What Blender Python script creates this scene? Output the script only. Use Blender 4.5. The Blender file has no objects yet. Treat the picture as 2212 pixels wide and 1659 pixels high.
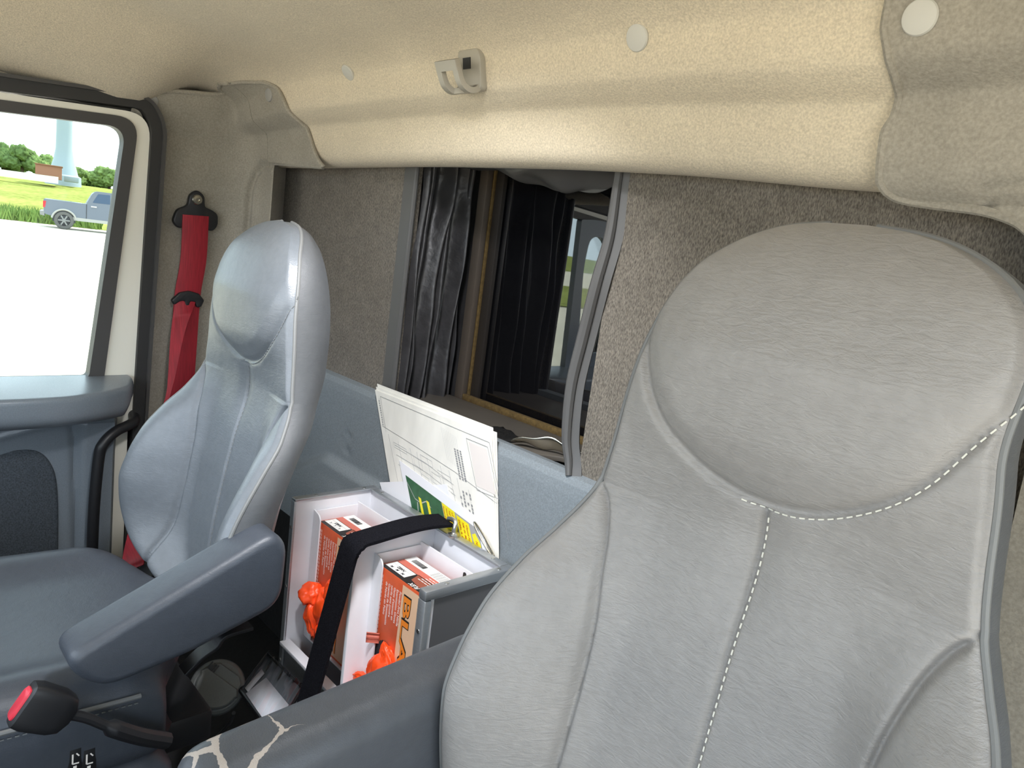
import bpy, bmesh, math, random
import numpy as np
from mathutils import Vector, noise as mnoise
random.seed(7); rng = np.random.RandomState(7)
R = math.radians
SC = bpy.context.scene
COL = SC.collection

# ------------------------------------------------------------------ camera, sky, sun, portals, exposure
CAM = np.array((0.0, 0.0, 1.2)); FPX = 1600.0
YAW, PITCH, ROLL = R(46), R(-10.4), R(7.6)
_f = np.array((-math.sin(YAW)*math.cos(PITCH), math.cos(YAW)*math.cos(PITCH), math.sin(PITCH)))
_r = np.array((math.cos(YAW), math.sin(YAW), 0.0)); _u = np.cross(_r, _f)
CR = math.cos(ROLL)*_r + math.sin(ROLL)*_u
CU = -math.sin(ROLL)*_r + math.cos(ROLL)*_u
def at(px, py, axis, v):
    """point of the cab seen in that direction, on the plane axis = v (metres)"""
    d = _f + CR*(px-1106)/FPX - CU*(py-829.5)/FPX
    return CAM + d*(v-CAM[axis])/d[axis]
from mathutils import Matrix
cd = bpy.data.cameras.new('camera'); cam = bpy.data.objects.new('camera', cd); COL.objects.link(cam)
cd.sensor_width = 36; cd.lens = 36*FPX/2212; cd.clip_start = 0.02; cd.clip_end = 2000
cam.matrix_world = Matrix((( CR[0], CU[0], -_f[0], CAM[0]), (CR[1], CU[1], -_f[1], CAM[1]), (CR[2], CU[2], -_f[2], CAM[2]), (0,0,0,1)))
SC.camera = cam
w = bpy.data.worlds.new('sky'); SC.world = w; w.use_nodes = True
bg = w.node_tree.nodes['Background']; bg.inputs[0].default_value = (0.76, 0.88, 1.0, 1); bg.inputs[1].default_value = 1.2
sd = bpy.data.lights.new('sun', 'SUN'); sun = bpy.data.objects.new('sun', sd); COL.objects.link(sun)
sd.energy = 2.4; sd.angle = R(6); sd.color = (1, .90, .75)
sun.rotation_euler = (R(-38), R(-12), 0)          # high behind the cab, lights the lot and not the cabin
def portal(name, loc, rot, sx, sy):
    l = bpy.data.lights.new(name, 'AREA'); l.shape = 'RECTANGLE'; l.size = sx; l.size_y = sy
    l.cycles.is_portal = True
    o = bpy.data.objects.new(name, l); COL.objects.link(o); o.location = loc; o.rotation_euler = rot
portal('portal_windshield', (-0.8, -.74, 1.09), (R(-90), 0, R(180)), 2.4, .86)
portal('portal_passenger_window', (-2.13, .14, 1.04), (R(90), 0, R(-90)), .9, .64)
portal('portal_driver_door', (.60, 0, .74), (R(90), 0, R(90)), 1.24, 1.36)
SC.view_settings.view_transform = 'Standard'; SC.view_settings.look = 'None'; SC.view_settings.gamma = 1
SC.view_settings.exposure = 2.1
SC.cycles.use_denoising = True
SC.cycles.max_bounces = 10; SC.cycles.diffuse_bounces = 6; SC.cycles.transparent_max_bounces = 12
SC.cycles.sample_clamp_indirect = 6

# ------------------------------------------------------------------ helpers: materials
def srgb(r, g, b):
    return tuple(((c/255)/12.92 if c/255 <= .04045 else ((c/255+.055)/1.055)**2.4) for c in (r, g, b)) + (1,)
class NT:
    def __init__(s, name):
        s.m = bpy.data.materials.new(name); s.m.use_nodes = True; s.t = s.m.node_tree
        s.b = s.t.nodes['Principled BSDF']; s.out = s.t.nodes['Material Output']
        s.tc = s.t.nodes.new('ShaderNodeTexCoord')
    def n(s, ty, **kw):
        x = s.t.nodes.new('ShaderNode'+ty)
        for k, v in kw.items():
            if k.startswith('i_'): x.inputs[k[2:].replace('_', ' ')].default_value = v
            else: setattr(x, k, v)
        return x
    def l(s, a, b): s.t.links.new(a, b)
    def coords(s, sc=(1,1,1)):
        mp = s.n('Mapping'); mp.inputs['Scale'].default_value = sc; s.l(s.tc.outputs['Object'], mp.inputs['Vector']); return mp.outputs[0]
def mat(name, col, rough=.5, metal=0, grain=None, mottle=None, bump=None, spec=.5, coat=0, sheen=0):
    """grain (scale, low, high): fine colour noise; mottle: broad one; bump: list of (kind, scale3, strength, distance)"""
    N = NT(name); b = N.b
    b.inputs['Base Color'].default_value = col; b.inputs['Roughness'].default_value = rough
    b.inputs['Metallic'].default_value = metal; b.inputs['Specular IOR Level'].default_value = spec
    b.inputs['Coat Weight'].default_value = coat
    if sheen: b.inputs['Sheen Weight'].default_value = sheen
    cur = None
    for g in (grain, mottle):
        if not g: continue
        sc, lo, hi = g
        if not isinstance(sc, tuple): sc = (sc, sc, sc)
        nz = N.n('TexNoise'); nz.inputs['Scale'].default_value = 1; nz.inputs['Detail'].default_value = 3
        N.l(N.coords(sc), nz.inputs['Vector'])
        mr = N.n('MapRange'); mr.inputs['From Min'].default_value = .3; mr.inputs['From Max'].default_value = .7
        mr.inputs['To Min'].default_value = lo; mr.inputs['To Max'].default_value = hi
        N.l(nz.outputs['Fac'], mr.inputs['Value'])
        mx = N.n('VectorMath', operation='SCALE')
        if cur is None: mx.inputs[0].default_value = col[:3]
        else: N.l(cur, mx.inputs[0])
        N.l(mr.outputs[0], mx.inputs['Scale']); cur = mx.outputs[0]
    if cur: N.l(cur, b.inputs['Base Color'])
    prev = None
    for kind, sc, st, dist in (bump or []):
        if not isinstance(sc, tuple): sc = (sc, sc, sc)
        if kind == 'noise':
            t = N.n('TexNoise'); t.inputs['Scale'].default_value = 1; t.inputs['Detail'].default_value = 3; o = t.outputs['Fac']
        elif kind == 'warp':
            t = N.n('TexNoise'); t.inputs['Scale'].default_value = 1; t.inputs['Detail'].default_value = 5; t.inputs['Distortion'].default_value = 1.2; o = t.outputs['Fac']
        elif kind == 'vor':
            t = N.n('TexVoronoi'); t.feature = 'DISTANCE_TO_EDGE'; t.inputs['Scale'].default_value = 1; o = t.outputs['Distance']
        else:
            t = N.n('TexWave'); t.inputs['Scale'].default_value = 1; t.inputs['Distortion'].default_value = 1.5; o = t.outputs['Fac']
        N.l(N.coords(sc), t.inputs['Vector'])
        bp = N.n('Bump'); bp.inputs['Strength'].default_value = st; bp.inputs['Distance'].default_value = dist
        N.l(o, bp.inputs['Height'])
        if prev: N.l(prev, bp.inputs['Normal'])
        prev = bp.outputs[0]
    if prev: N.l(prev, b.inputs['Normal'])
    return N.m
def vinyl(name, col, rough, creases=.25):
    return mat(name, col, rough, grain=(90, .95, 1.05), mottle=(9, .94, 1.06), spec=.5,
               bump=[('warp', (55, 55, 190), creases, .004), ('vor', (420, 420, 620), .20, .0011), ('noise', 12, .12, .02)])
M = {}
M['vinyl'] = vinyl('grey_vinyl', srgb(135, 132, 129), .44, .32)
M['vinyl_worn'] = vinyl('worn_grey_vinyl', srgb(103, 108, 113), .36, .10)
M['piping'] = mat('piping_vinyl', srgb(112, 113, 112), .6, bump=[('noise', 300, .2, .001)])
M['thread'] = mat('thread', srgb(205, 203, 192), .8)
M['thread_dark'] = mat('grey_thread', srgb(112, 115, 116), .8)
M['head_cloth'] = mat('beige_headliner_cloth', srgb(205, 193, 170), .95, grain=((330, 330, 330), .82, 1.15), mottle=(7, .96, 1.04), spec=.15, bump=[('noise', 500, .35, .002), ('noise', 120, .15, .004)], sheen=.15)
M['felt'] = mat('grey_felt', srgb(152, 146, 134), .95, grain=((260, 260, 260), .84, 1.14), mottle=(14, .93, 1.06), spec=.15, bump=[('noise', 350, .35, .002)], sheen=.1)
M['panel'] = mat('blue_grey_panel', srgb(122, 129, 133), .8, grain=(330, .86, 1.12), spec=.25, bump=[('noise', 420, .4, .0015)])
M['carpet'] = mat('brown_grey_carpet', srgb(112, 106, 97), 1, grain=((620, 620, 200), .5, 1.45), mottle=(24, .92, 1.08), spec=.05, bump=[('noise', (620, 620, 220), .7, .003)], sheen=.1)
M['cap'] = mat('grey_plastic_cap', srgb(190, 188, 180), .5)
M['cap_grey'] = mat('dark_plastic_cap', srgb(152, 150, 145), .6)
M['hook'] = mat('taupe_plastic', srgb(158, 153, 141), .4)
M['black'] = mat('black_plastic', srgb(30, 30, 32), .45, bump=[('noise', 300, .1, .001)])
M['rubber'] = mat('black_rubber', srgb(38, 37, 36), .6)
M['seal'] = mat('charcoal_seal', srgb(62, 60, 58), .55)
M['paint'] = mat('white_paint', srgb(226, 222, 208), .3, coat=.3)
M['door'] = mat('door_plastic', srgb(118, 126, 133), .27, grain=(420, .92, 1.07), bump=[('noise', 420, .2, .001)])
M['door_dark'] = mat('dark_pocket_cloth', srgb(62, 68, 74), .8, grain=(300, .6, 1.5), bump=[('noise', 420, .4, .001)])
M['floor'] = mat('black_floor', srgb(22, 22, 23), .7, bump=[('noise', 60, .4, .004)])
M['belt'] = mat('red_webbing', srgb(150, 26, 40), .6, grain=((20, 320, 20), .75, 1.2), bump=[('wave', (10, 260, 10), .3, .001)])
M['steel'] = mat('bright_steel', srgb(205, 200, 185), .25, metal=1)
M['zinc'] = mat('zinc_steel', srgb(190, 190, 186), .35, metal=1)
M['alu'] = mat('brushed_aluminium', srgb(190, 193, 196), .42, metal=.85, grain=((40, 40, 700), .93, 1.06))
M['white_sheet'] = mat('white_sheet_metal', srgb(236, 236, 240), .35, mottle=(12, .96, 1.02))
M['grey_lam'] = mat('grey_laminate', srgb(98, 98, 100), .5)
M['card_orange'] = mat('orange_card', srgb(214, 92, 52), .5, mottle=(16, .82, 1.15))
M['card_salmon'] = mat('salmon_card', srgb(205, 110, 92), .5)
M['card_black'] = mat('black_card', srgb(34, 30, 28), .5)
M['card_brown'] = mat('brown_card', srgb(150, 80, 60), .5)
M['card_white'] = mat('white_card', srgb(240, 238, 232), .5)
M['peach'] = mat('peach_print', srgb(236, 196, 160), .5)
M['ink'] = mat('black_ink', srgb(36, 36, 40), .6)
M['ink_grey'] = mat('grey_ink', srgb(140, 140, 142), .6)
M['ink_soft'] = mat('pale_grey_ink', srgb(186, 186, 186), .6)
M['ink_white'] = mat('white_ink', srgb(250, 244, 236), .6)
M['ink_orange'] = mat('orange_ink', srgb(246, 140, 40), .5)
M['pink'] = mat('pink_stamp', srgb(228, 190, 184), .6)
M['paper'] = mat('white_paper', srgb(240, 240, 244), .6)
M['paper_old'] = mat('stained_laminated_paper', srgb(242, 239, 230), .35, mottle=((16, 16, 7), .86, 1.03), coat=.2)
M['green'] = mat('green_print', srgb(52, 100, 66), .4, mottle=(70, .75, 1.15))
M['yellow'] = mat('yellow_print', srgb(240, 226, 40), .4)
M['red'] = mat('red_print', srgb(190, 24, 34), .4)
M['grey_print'] = mat('grey_print', srgb(160, 160, 160), .4)
M['red_plastic'] = mat('red_plastic', srgb(216, 58, 74), .35)
M['velcro'] = mat('black_hook_and_loop', srgb(23, 23, 27), 1, grain=(700, .3, 2.0), spec=.05, bump=[('noise', 700, .5, .001)])
M['glove'] = mat('orange_nitrile', srgb(255, 82, 30), .42, bump=[('noise', 160, .15, .002)])
M['canister'] = mat('grey_abs', srgb(98, 101, 99), .5, grain=(300, .95, 1.05))
M['boot'] = mat('black_vinyl_boot', srgb(56, 55, 56), .38, mottle=(20, .75, 1.3), bump=[('noise', 30, .3, .01)])
M['boot_trim'] = mat('grey_rubber_trim', srgb(80, 79, 78), .5)
M['shelf'] = mat('grey_shelf_panel', srgb(88, 83, 76), .5, mottle=(8, .9, 1.08))
M['bar'] = mat('bronze_anodised', srgb(112, 102, 92), .4, metal=.4)
M['frame_dark'] = mat('dark_window_frame', srgb(48, 43, 39), .5)
M['foam'] = mat('yellow_foam_strip', srgb(104, 84, 46), .9, grain=(120, .7, 1.2), bump=[('noise', 200, .5, .003)])
M['tape'] = mat('black_tape', srgb(28, 28, 28), .5, bump=[('noise', 90, .6, .006)])
M['concrete'] = mat('pale_concrete', srgb(206, 196, 178), .9, mottle=(.6, .92, 1.05))
M['grass'] = mat('meadow_grass', srgb(126, 132, 72), 1, grain=((2.2, 2.2, 2.2), .72, 1.35), mottle=(.13, .82, 1.2), spec=0)
M['blade'] = mat('tall_grass', srgb(108, 130, 70), 1, grain=(1.2, .7, 1.4), spec=0)
M['leaf'] = mat('leaves', srgb(90, 108, 66), 1, grain=(1.6, .55, 1.5), spec=0)
M['leaf_light'] = mat('light_leaves', srgb(104, 122, 74), 1, grain=(1.6, .55, 1.5), spec=0)
M['bark'] = mat('bark', srgb(80, 68, 54), 1)
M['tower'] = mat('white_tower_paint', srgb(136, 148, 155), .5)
M['brick'] = mat('pale_brick', srgb(140, 98, 78), .9)
M['truck'] = mat('grey_car_paint', srgb(82, 86, 96), .22, coat=.6)
M['truck_glass'] = mat('tinted_car_glass', srgb(44, 62, 84), .08)
M['tyre'] = mat('tyre_rubber', srgb(86, 84, 82), .8)
M['rim'] = mat('alloy_rim', srgb(120, 120, 120), .35, metal=.5)
M['dash'] = mat('dark_dashboard', srgb(60, 62, 64), .7)
M['pouch_edge'] = mat('black_pouch_binding', srgb(28, 28, 30), .4)
def glass(name, tint, fac, rough=.02):
    N = NT(name); t = N.t
    tr = N.n('BsdfTransparent'); tr.inputs[0].default_value = tint
    gl = N.n('BsdfGlossy'); gl.inputs['Roughness'].default_value = rough
    fr = N.n('Fresnel'); fr.inputs['IOR'].default_value = fac
    mx = N.n('MixShader'); N.l(fr.outputs[0], mx.inputs[0]); N.l(tr.outputs[0], mx.inputs[1]); N.l(gl.outputs[0], mx.inputs[2])
    N.l(mx.outputs[0], N.out.inputs['Surface']); return N.m
M['glass'] = glass('tinted_door_glass', (.80, .84, .82, 1), 1.3)
M['clear'] = glass('clear_vinyl', (.80, .82, .84, 1), 1.5, .08)
N = NT('dark_reflective_glass'); N.b.inputs['Base Color'].default_value = (.006, .006, .007, 1); N.b.inputs['Roughness'].default_value = .015; N.b.inputs['IOR'].default_value = 2.3
M['dark_glass'] = N.m
def worn_armrest():
    m = vinyl('cracked_grey_vinyl', srgb(76, 79, 84), .42, .10); t = m.node_tree; b = t.nodes['Principled BSDF']
    L = t.links.new; nn = t.nodes.new
    tc = nn('ShaderNodeTexCoord')
    nz = nn('ShaderNodeTexNoise'); nz.inputs['Scale'].default_value = 26; nz.inputs['Detail'].default_value = 4; L(tc.outputs['Object'], nz.inputs['Vector'])
    ad = nn('ShaderNodeVectorMath'); ad.operation = 'MULTIPLY_ADD'; ad.inputs[1].default_value = (.035,)*3; L(nz.outputs['Color'], ad.inputs[0]); L(tc.outputs['Object'], ad.inputs[2])
    vo = nn('ShaderNodeTexVoronoi'); vo.feature = 'DISTANCE_TO_EDGE'; vo.inputs['Scale'].default_value = 17; L(ad.outputs[0], vo.inputs['Vector'])
    sx = nn('ShaderNodeSeparateXYZ'); L(tc.outputs['Object'], sx.inputs[0])
    wd = nn('ShaderNodeMapRange'); wd.inputs['From Min'].default_value = -.41; wd.inputs['From Max'].default_value = -.27; wd.inputs['To Min'].default_value = .22; wd.inputs['To Max'].default_value = -.01
    L(sx.outputs['Y'], wd.inputs['Value'])
    n2 = nn('ShaderNodeTexNoise'); n2.inputs['Scale'].default_value = 18; L(tc.outputs['Object'], n2.inputs['Vector'])
    m2 = nn('ShaderNodeMath'); m2.operation = 'MULTIPLY'; L(wd.outputs[0], m2.inputs[0]); L(n2.outputs['Fac'], m2.inputs[1])
    lt = nn('ShaderNodeMath'); lt.operation = 'LESS_THAN'; L(vo.outputs['Distance'], lt.inputs[0]); L(m2.outputs[0], lt.inputs[1])
    mix = nn('ShaderNodeMix'); mix.data_type = 'RGBA'; L(lt.outputs[0], mix.inputs['Factor'])
    src = b.inputs['Base Color'].links[0].from_socket
    L(src, mix.inputs['A']); mix.inputs['B'].default_value = srgb(172, 162, 153); L(mix.outputs['Result'], b.inputs['Base Color'])
    return m
M['vinyl_cracked'] = worn_armrest()
M['vinyl_side_shade'] = vinyl('shaded_side_vinyl', srgb(82, 84, 86), .5, .12)  # seat vinyl toned down so the side gussets carry their shade in colour
M['vinyl_shaded'] = vinyl('shaded_grey_vinyl', srgb(66, 71, 79), .44, .10)  # same seat vinyl, darkened in place of shade on passenger cushion, skirt and armrest

# ------------------------------------------------------------------ helpers: meshes
def inset(pts, d):
    """outline moved inwards by d"""
    P = [np.array(p, float) for p in pts]; n = len(P)
    if d == 0: return [tuple(p) for p in P]
    ar = sum(P[i][0]*P[(i+1) % n][1]-P[(i+1) % n][0]*P[i][1] for i in range(n)); sg = 1 if ar > 0 else -1; out = []
    for i in range(n):
        j = (i+1) % n; h = i-1
        while np.linalg.norm(P[j]-P[i]) < 1e-6: j = (j+1) % n
        while np.linalg.norm(P[h]-P[i]) < 1e-6: h -= 1
        t = P[j]-P[h]; L = np.linalg.norm(t)+1e-9; out.append(tuple(P[i]+sg*d*np.array((-t[1], t[0]))/L))
    return out
class MB:
    def __init__(s): s.v = []; s.f = []
    def add(s, vs, fs):
        o = len(s.v); s.v += [tuple(map(float, p)) for p in vs]; s.f += [tuple(i+o for i in f) for f in fs]; return s
    def bm(s, bm):
        bm.verts.index_update(); s.add([v.co for v in bm.verts], [[v.index for v in f.verts] for f in bm.faces]); bm.free(); return s
    def box(s, lo, hi, bev=0, rot=None, seg=2):
        lo = np.array(lo, float); hi = np.array(hi, float); b = bmesh.new(); bmesh.ops.create_cube(b, size=1)
        for v in b.verts: v.co = Vector(((lo+hi)/2 + np.array(v.co)*(hi-lo)))
        if bev: bmesh.ops.bevel(b, geom=b.edges[:], offset=bev, segments=seg, profile=.5, affect='EDGES')
        if rot is not None:
            c = Vector((lo+hi)/2)
            for v in b.verts: v.co = c + rot @ (v.co-c)
        return s.bm(b)
    def obox(s, c, ex, ey, ez, bev=0):
        """box by centre and three half-extent vectors"""
        c, ex, ey, ez = (np.array(a, float) for a in (c, ex, ey, ez)); b = bmesh.new(); bmesh.ops.create_cube(b, size=2)
        L = [np.linalg.norm(a) for a in (ex, ey, ez)]
        for v in b.verts: v.co = (v.co.x*L[0], v.co.y*L[1], v.co.z*L[2])
        if bev: bmesh.ops.bevel(b, geom=b.edges[:], offset=bev, segments=2, profile=.5, affect='EDGES')
        for v in b.verts: v.co = Vector(c + ex/L[0]*v.co.x + ey/L[1]*v.co.y + ez/L[2]*v.co.z)
        return s.bm(b)
    def grid(s, F, nu, nv, closeu=False):
        vs = [F(i/(nu-1 if not closeu else nu), j/(nv-1)) for j in range(nv) for i in range(nu)]
        fs = []
        for j in range(nv-1):
            for i in range(nu if closeu else nu-1):
                k = (i+1) % nu; fs.append((j*nu+i, j*nu+k, (j+1)*nu+k, (j+1)*nu+i))
        return s.add(vs, fs)
    def loft(s, rings, cap=True, closed=True):
        n = len(rings[0]); vs = [p for r in rings for p in r]; fs = []
        for j in range(len(rings)-1):
            for i in range(n if closed else n-1):
                k = (i+1) % n; fs.append((j*n+i, j*n+k, (j+1)*n+k, (j+1)*n+i))
        if cap: fs.append(tuple(range(n-1, -1, -1))); fs.append(tuple((len(rings)-1)*n+i for i in range(n)))
        return s.add(vs, fs)
    def tube(s, pts, r, n=10, cap=True):
        P = [np.array(p, float) for p in pts]; rs = r if isinstance(r, (list, tuple)) else [r]*len(P); rings = []
        prev = None
        for i, p in enumerate(P):
            t = P[min(i+1, len(P)-1)]-P[max(i-1, 0)]; t = t/np.linalg.norm(t)
            if prev is None: a = np.array((0,0,1.)) if abs(t[2]) < .9 else np.array((1.,0,0))
            else: a = prev
            x = a-t*(a@t); x /= np.linalg.norm(x); y = np.cross(t, x); prev = x
            rings.append([p+rs[i]*(math.cos(q)*x+math.sin(q)*y) for q in np.linspace(0, 2*math.pi, n, endpoint=False)])
        return s.loft(rings, cap)
    def ribbon(s, pts, wdir, wid, th=.002):
        """strap of width wid along pts; wdir one vector or one per point"""
        P = [np.array(p, float) for p in pts]; W = [np.array(x, float) for x in wdir] if isinstance(wdir, list) else [np.array(wdir, float)]*len(P)
        ws = wid if isinstance(wid, list) else [wid]*len(P); rings = []
        for i, p in enumerate(P):
            t = P[min(i+1, len(P)-1)]-P[max(i-1, 0)]; t /= np.linalg.norm(t); x = W[i]/np.linalg.norm(W[i]); nn = np.cross(t, x); nn /= np.linalg.norm(nn)
            h = ws[i]/2; k = th/2
            rings.append([p-x*h-nn*k, p-x*h*.98-nn*k*1.2, p+x*h*.98-nn*k*1.2, p+x*h-nn*k, p+x*h+nn*k, p+x*h*.98+nn*k*1.2, p-x*h*.98+nn*k*1.2, p-x*h+nn*k])
        return s.loft(rings)
    def prism(s, pts, axis, a, b, bev=0, seg=3):
        """2D outline extruded along an axis from a to b"""
        def P(q, t): l = list(q); l.insert(axis, t); return l
        if bev:
            sg = 1 if b > a else -1
            rings = [[P(p, a+sg*bev*(1-math.cos(k/seg*math.pi/2))) for p in inset(pts, bev*(1-math.sin(k/seg*math.pi/2)))] for k in range(seg+1)]
            rings += [[P(p, b-sg*bev*(1-math.cos(k/seg*math.pi/2))) for p in inset(pts, bev*(1-math.sin(k/seg*math.pi/2)))] for k in range(seg, -1, -1)]
            return s.loft(rings)
        bmx = bmesh.new(); v0 = [bmx.verts.new(P(q, a)) for q in pts]; v1 = [bmx.verts.new(P(q, b)) for q in pts]; n = len(pts)
        bmx.faces.new(v0[::-1]); bmx.faces.new(v1)
        for i in range(n): bmx.faces.new((v0[i], v0[(i+1) % n], v1[(i+1) % n], v1[i]))
        bmesh.ops.recalc_face_normals(bmx, faces=bmx.faces[:]); return s.bm(bmx)
    def ring(s, outer, inner, axis, a, b):
        """frame between two outlines with the same point count"""
        def P(q, t): l = list(q); l.insert(axis, t); return l
        n = len(outer)
        vs = [P(q, a) for q in outer]+[P(q, a) for q in inner]+[P(q, b) for q in outer]+[P(q, b) for q in inner]; fs = []
        for i in range(n):
            k = (i+1) % n
            fs += [(i, k, n+k, n+i), (2*n+i, 3*n+i, 3*n+k, 2*n+k), (i, 2*n+i, 2*n+k, k), (n+i, n+k, 3*n+k, 3*n+i)]
        return s.add(vs, fs)
    def lathe(s, c, axis, prof, n=32, cap=True):
        """prof: (radius, height) along axis vector"""
        a = np.array(axis, float); a /= np.linalg.norm(a); x = np.cross(a, (0,0,1.) if abs(a[2]) < .9 else (1.,0,0)); x /= np.linalg.norm(x); y = np.cross(a, x); c = np.array(c, float)
        return s.loft([[c+a*h+r*(math.cos(q)*x+math.sin(q)*y) for q in np.linspace(0, 2*math.pi, n, endpoint=False)] for r, h in prof], cap)
    def build(s, name, m, parent=None, smooth=True, angle=35):
        me = bpy.data.meshes.new(name); V = np.array(s.v)
        if parent is None:
            loc = np.array(((V[:,0].min()+V[:,0].max())/2, (V[:,1].min()+V[:,1].max())/2, V[:,2].min()))
        else: loc = np.array(WL[parent.name])
        me.from_pydata([tuple(p) for p in V-loc], [], s.f); me.validate()
        b = bmesh.new(); b.from_mesh(me); bmesh.ops.remove_doubles(b, verts=b.verts[:], dist=1e-5); bmesh.ops.recalc_face_normals(b, faces=b.faces[:])
        b.to_mesh(me); b.free()
        me.materials.append(m); o = bpy.data.objects.new(name, me); COL.objects.link(o)
        if parent is None: o.location = loc
        else: o.parent = parent
        WL[o.name] = loc
        if smooth:
            me.shade_smooth()
            me.set_sharp_from_angle(angle=R(angle))
        return o
WL = {}
def thing(name, label, cat, loc, group=None):
    o = bpy.data.objects.new(name, None); COL.objects.link(o); o.location = loc; o.empty_display_size = .05
    WL[o.name] = np.array(loc, float); o['label'] = label; o['category'] = cat
    if group: o['group'] = group
    return o
def tag(o, label, cat, group=None, kind=None):
    o['label'] = label; o['category'] = cat
    if group: o['group'] = group
    if kind: o['kind'] = kind
    return o
def struct(o, label=None, cat=None):
    o['kind'] = 'structure'
    if label: o['label'] = label
    if cat: o['category'] = cat
    return o
def pl(o, label): o['label'] = label; return o
def rounded(pts, r, seg=6):
    """rounded polygon; r one radius or one per corner"""
    out = []; n = len(pts); P = [np.array(p, float) for p in pts]; rr = r if isinstance(r, (list, tuple)) else [r]*n
    for i in range(n):
        a, b, c = P[i-1], P[i], P[(i+1) % n]; u = (a-b)/np.linalg.norm(a-b); v = (c-b)/np.linalg.norm(c-b)
        q = min(rr[i], .46*np.linalg.norm(a-b), .46*np.linalg.norm(c-b)); p0 = b+u*q; p1 = b+v*q
        for k in range(seg+1):
            t = k/seg; out.append(tuple((1-t)**2*p0+2*t*(1-t)*b+t*t*p1))
    return out
def spline(pts, n):
    """Catmull-Rom through points"""
    P = [np.array(p, float) for p in pts]; P = [2*P[0]-P[1]]+P+[2*P[-1]-P[-2]]; out = []; m = len(P)-3
    for q in range(n):
        t = q/(n-1)*m; i = min(int(t), m-1); t -= i; a, b, c, d = P[i:i+4]
        out.append(.5*((2*b)+(-a+c)*t+(2*a-5*b+4*c-d)*t*t+(-a+3*b-3*c+d)*t**3))
    return out
class Curve1:
    """smooth monotone-ish table lookup"""
    def __init__(s, tab):
        tab = sorted(tab); x = np.array([t[0] for t in tab]); y = np.array([t[1] for t in tab]); h = np.diff(x); d = np.diff(y)/h
        m = np.zeros(len(x)); m[0] = d[0]; m[-1] = d[-1]
        for i in range(1, len(x)-1): m[i] = 0 if d[i-1]*d[i] <= 0 else 2*d[i-1]*d[i]/(d[i-1]+d[i])
        s.x, s.y, s.m = x, y, m
    def __call__(s, q):
        q = min(max(q, s.x[0]), s.x[-1]); i = min(max(np.searchsorted(s.x, q)-1, 0), len(s.x)-2); h = s.x[i+1]-s.x[i]; t = (q-s.x[i])/h
        return (1+2*t)*(1-t)**2*s.y[i]+t*(1-t)**2*h*s.m[i]+t*t*(3-2*t)*s.y[i+1]+t*t*(t-1)*h*s.m[i+1]
def smooth_outline(pts, n=110, it=3):
    P = np.array(pts+[pts[0]], float); d = np.concatenate([[0], np.cumsum(np.linalg.norm(np.diff(P, axis=0), axis=1))]); t = np.linspace(0, d[-1], n, endpoint=False)
    Q = np.stack([np.interp(t, d, P[:,0]), np.interp(t, d, P[:,1])], 1)
    for _ in range(it): Q = .25*np.roll(Q, 1, 0)+.5*Q+.25*np.roll(Q, -1, 0)
    return [tuple(q) for q in Q]
def sstep(a, b, x): t = min(max((x-a)/(b-a), 0), 1); return t*t*(3-2*t)
def polydist(p, line):
    p = np.array(p); L = np.asarray(line); a = L[:-1]; b = L[1:]; ab = b-a
    t = np.clip(((p-a)*ab).sum(1)/np.maximum((ab*ab).sum(1), 1e-12), 0, 1); q = a+ab*t[:,None]
    return math.sqrt(((q-p)**2).sum(1).min())
_txt = {}
def glyphs(s, offset=0.0, shear=0.0):
    k = (s, offset, shear)
    if k not in _txt:
        c = bpy.data.curves.new('t', 'FONT'); c.body = s; c.size = 1; c.offset = offset; c.shear = shear; c.resolution_u = 3
        o = bpy.data.objects.new('t', c); COL.objects.link(o); bpy.context.view_layer.update()
        me = bpy.data.meshes.new_from_object(o.evaluated_get(bpy.context.evaluated_depsgraph_get()))
        _txt[k] = ([(v.co.x, v.co.y) for v in me.vertices], [tuple(f.vertices) for f in me.polygons])
        bpy.data.objects.remove(o); bpy.data.meshes.remove(me); bpy.data.curves.remove(c)
    return _txt[k]
class Sheet:
    """drawing on a flat face: O origin, A and B full edge vectors, n outward normal"""
    def __init__(s, O, A, B, flip=False):
        s.O = np.array(O, float); s.A = np.array(A, float); s.B = np.array(B, float); n = np.cross(s.A, s.B); s.n = n/np.linalg.norm(n)*(-1 if flip else 1)
        s.flip = flip; s.la = np.linalg.norm(s.A); s.lb = np.linalg.norm(s.B)
    def p(s, a, b, h=0): return s.O+s.A*a+s.B*b+s.n*h
    def quad(s, mb, pts, h=.0006):
        n = len(pts); mb.add([s.p(a, b, h) for a, b in pts], [tuple(range(n))])
    def rect(s, mb, a0, b0, a1, b1, h=.0006): s.quad(mb, [(a0, b0), (a1, b0), (a1, b1), (a0, b1)], h)
    def line(s, mb, pts, wid=.0008, h=.0008):
        for (a0, b0), (a1, b1) in zip(pts[:-1], pts[1:]):
            da = (a1-a0)*s.la; db = (b1-b0)*s.lb; L = math.hypot(da, db) or 1; na = -db/L*wid/2/s.la; nb = da/L*wid/2/s.lb
            s.quad(mb, [(a0-na, b0-nb), (a1-na, b1-nb), (a1+na, b1+nb), (a0+na, b0+nb)], h)
    def text(s, mb, t, a, b, size, up=(0, 1), h=.001, width=None, offset=0.0, shear=0.0):
        """text starting at (a,b); up = direction of the letters' up in unit (A,B); reading direction is right of up"""
        v, f = glyphs(t, offset, shear)
        k = size; kx = size
        if width: kx = width/max(1e-6, max(x for x, y in v))
        ua, ub = up; ra, rb = (-ub, ua) if s.flip else (ub, -ua)
        mb.add([s.p(a+(x*kx*ra+y*k*ua)/s.la, b+(x*kx*rb+y*k*ub)/s.lb, h) for x, y in v], f)

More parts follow.
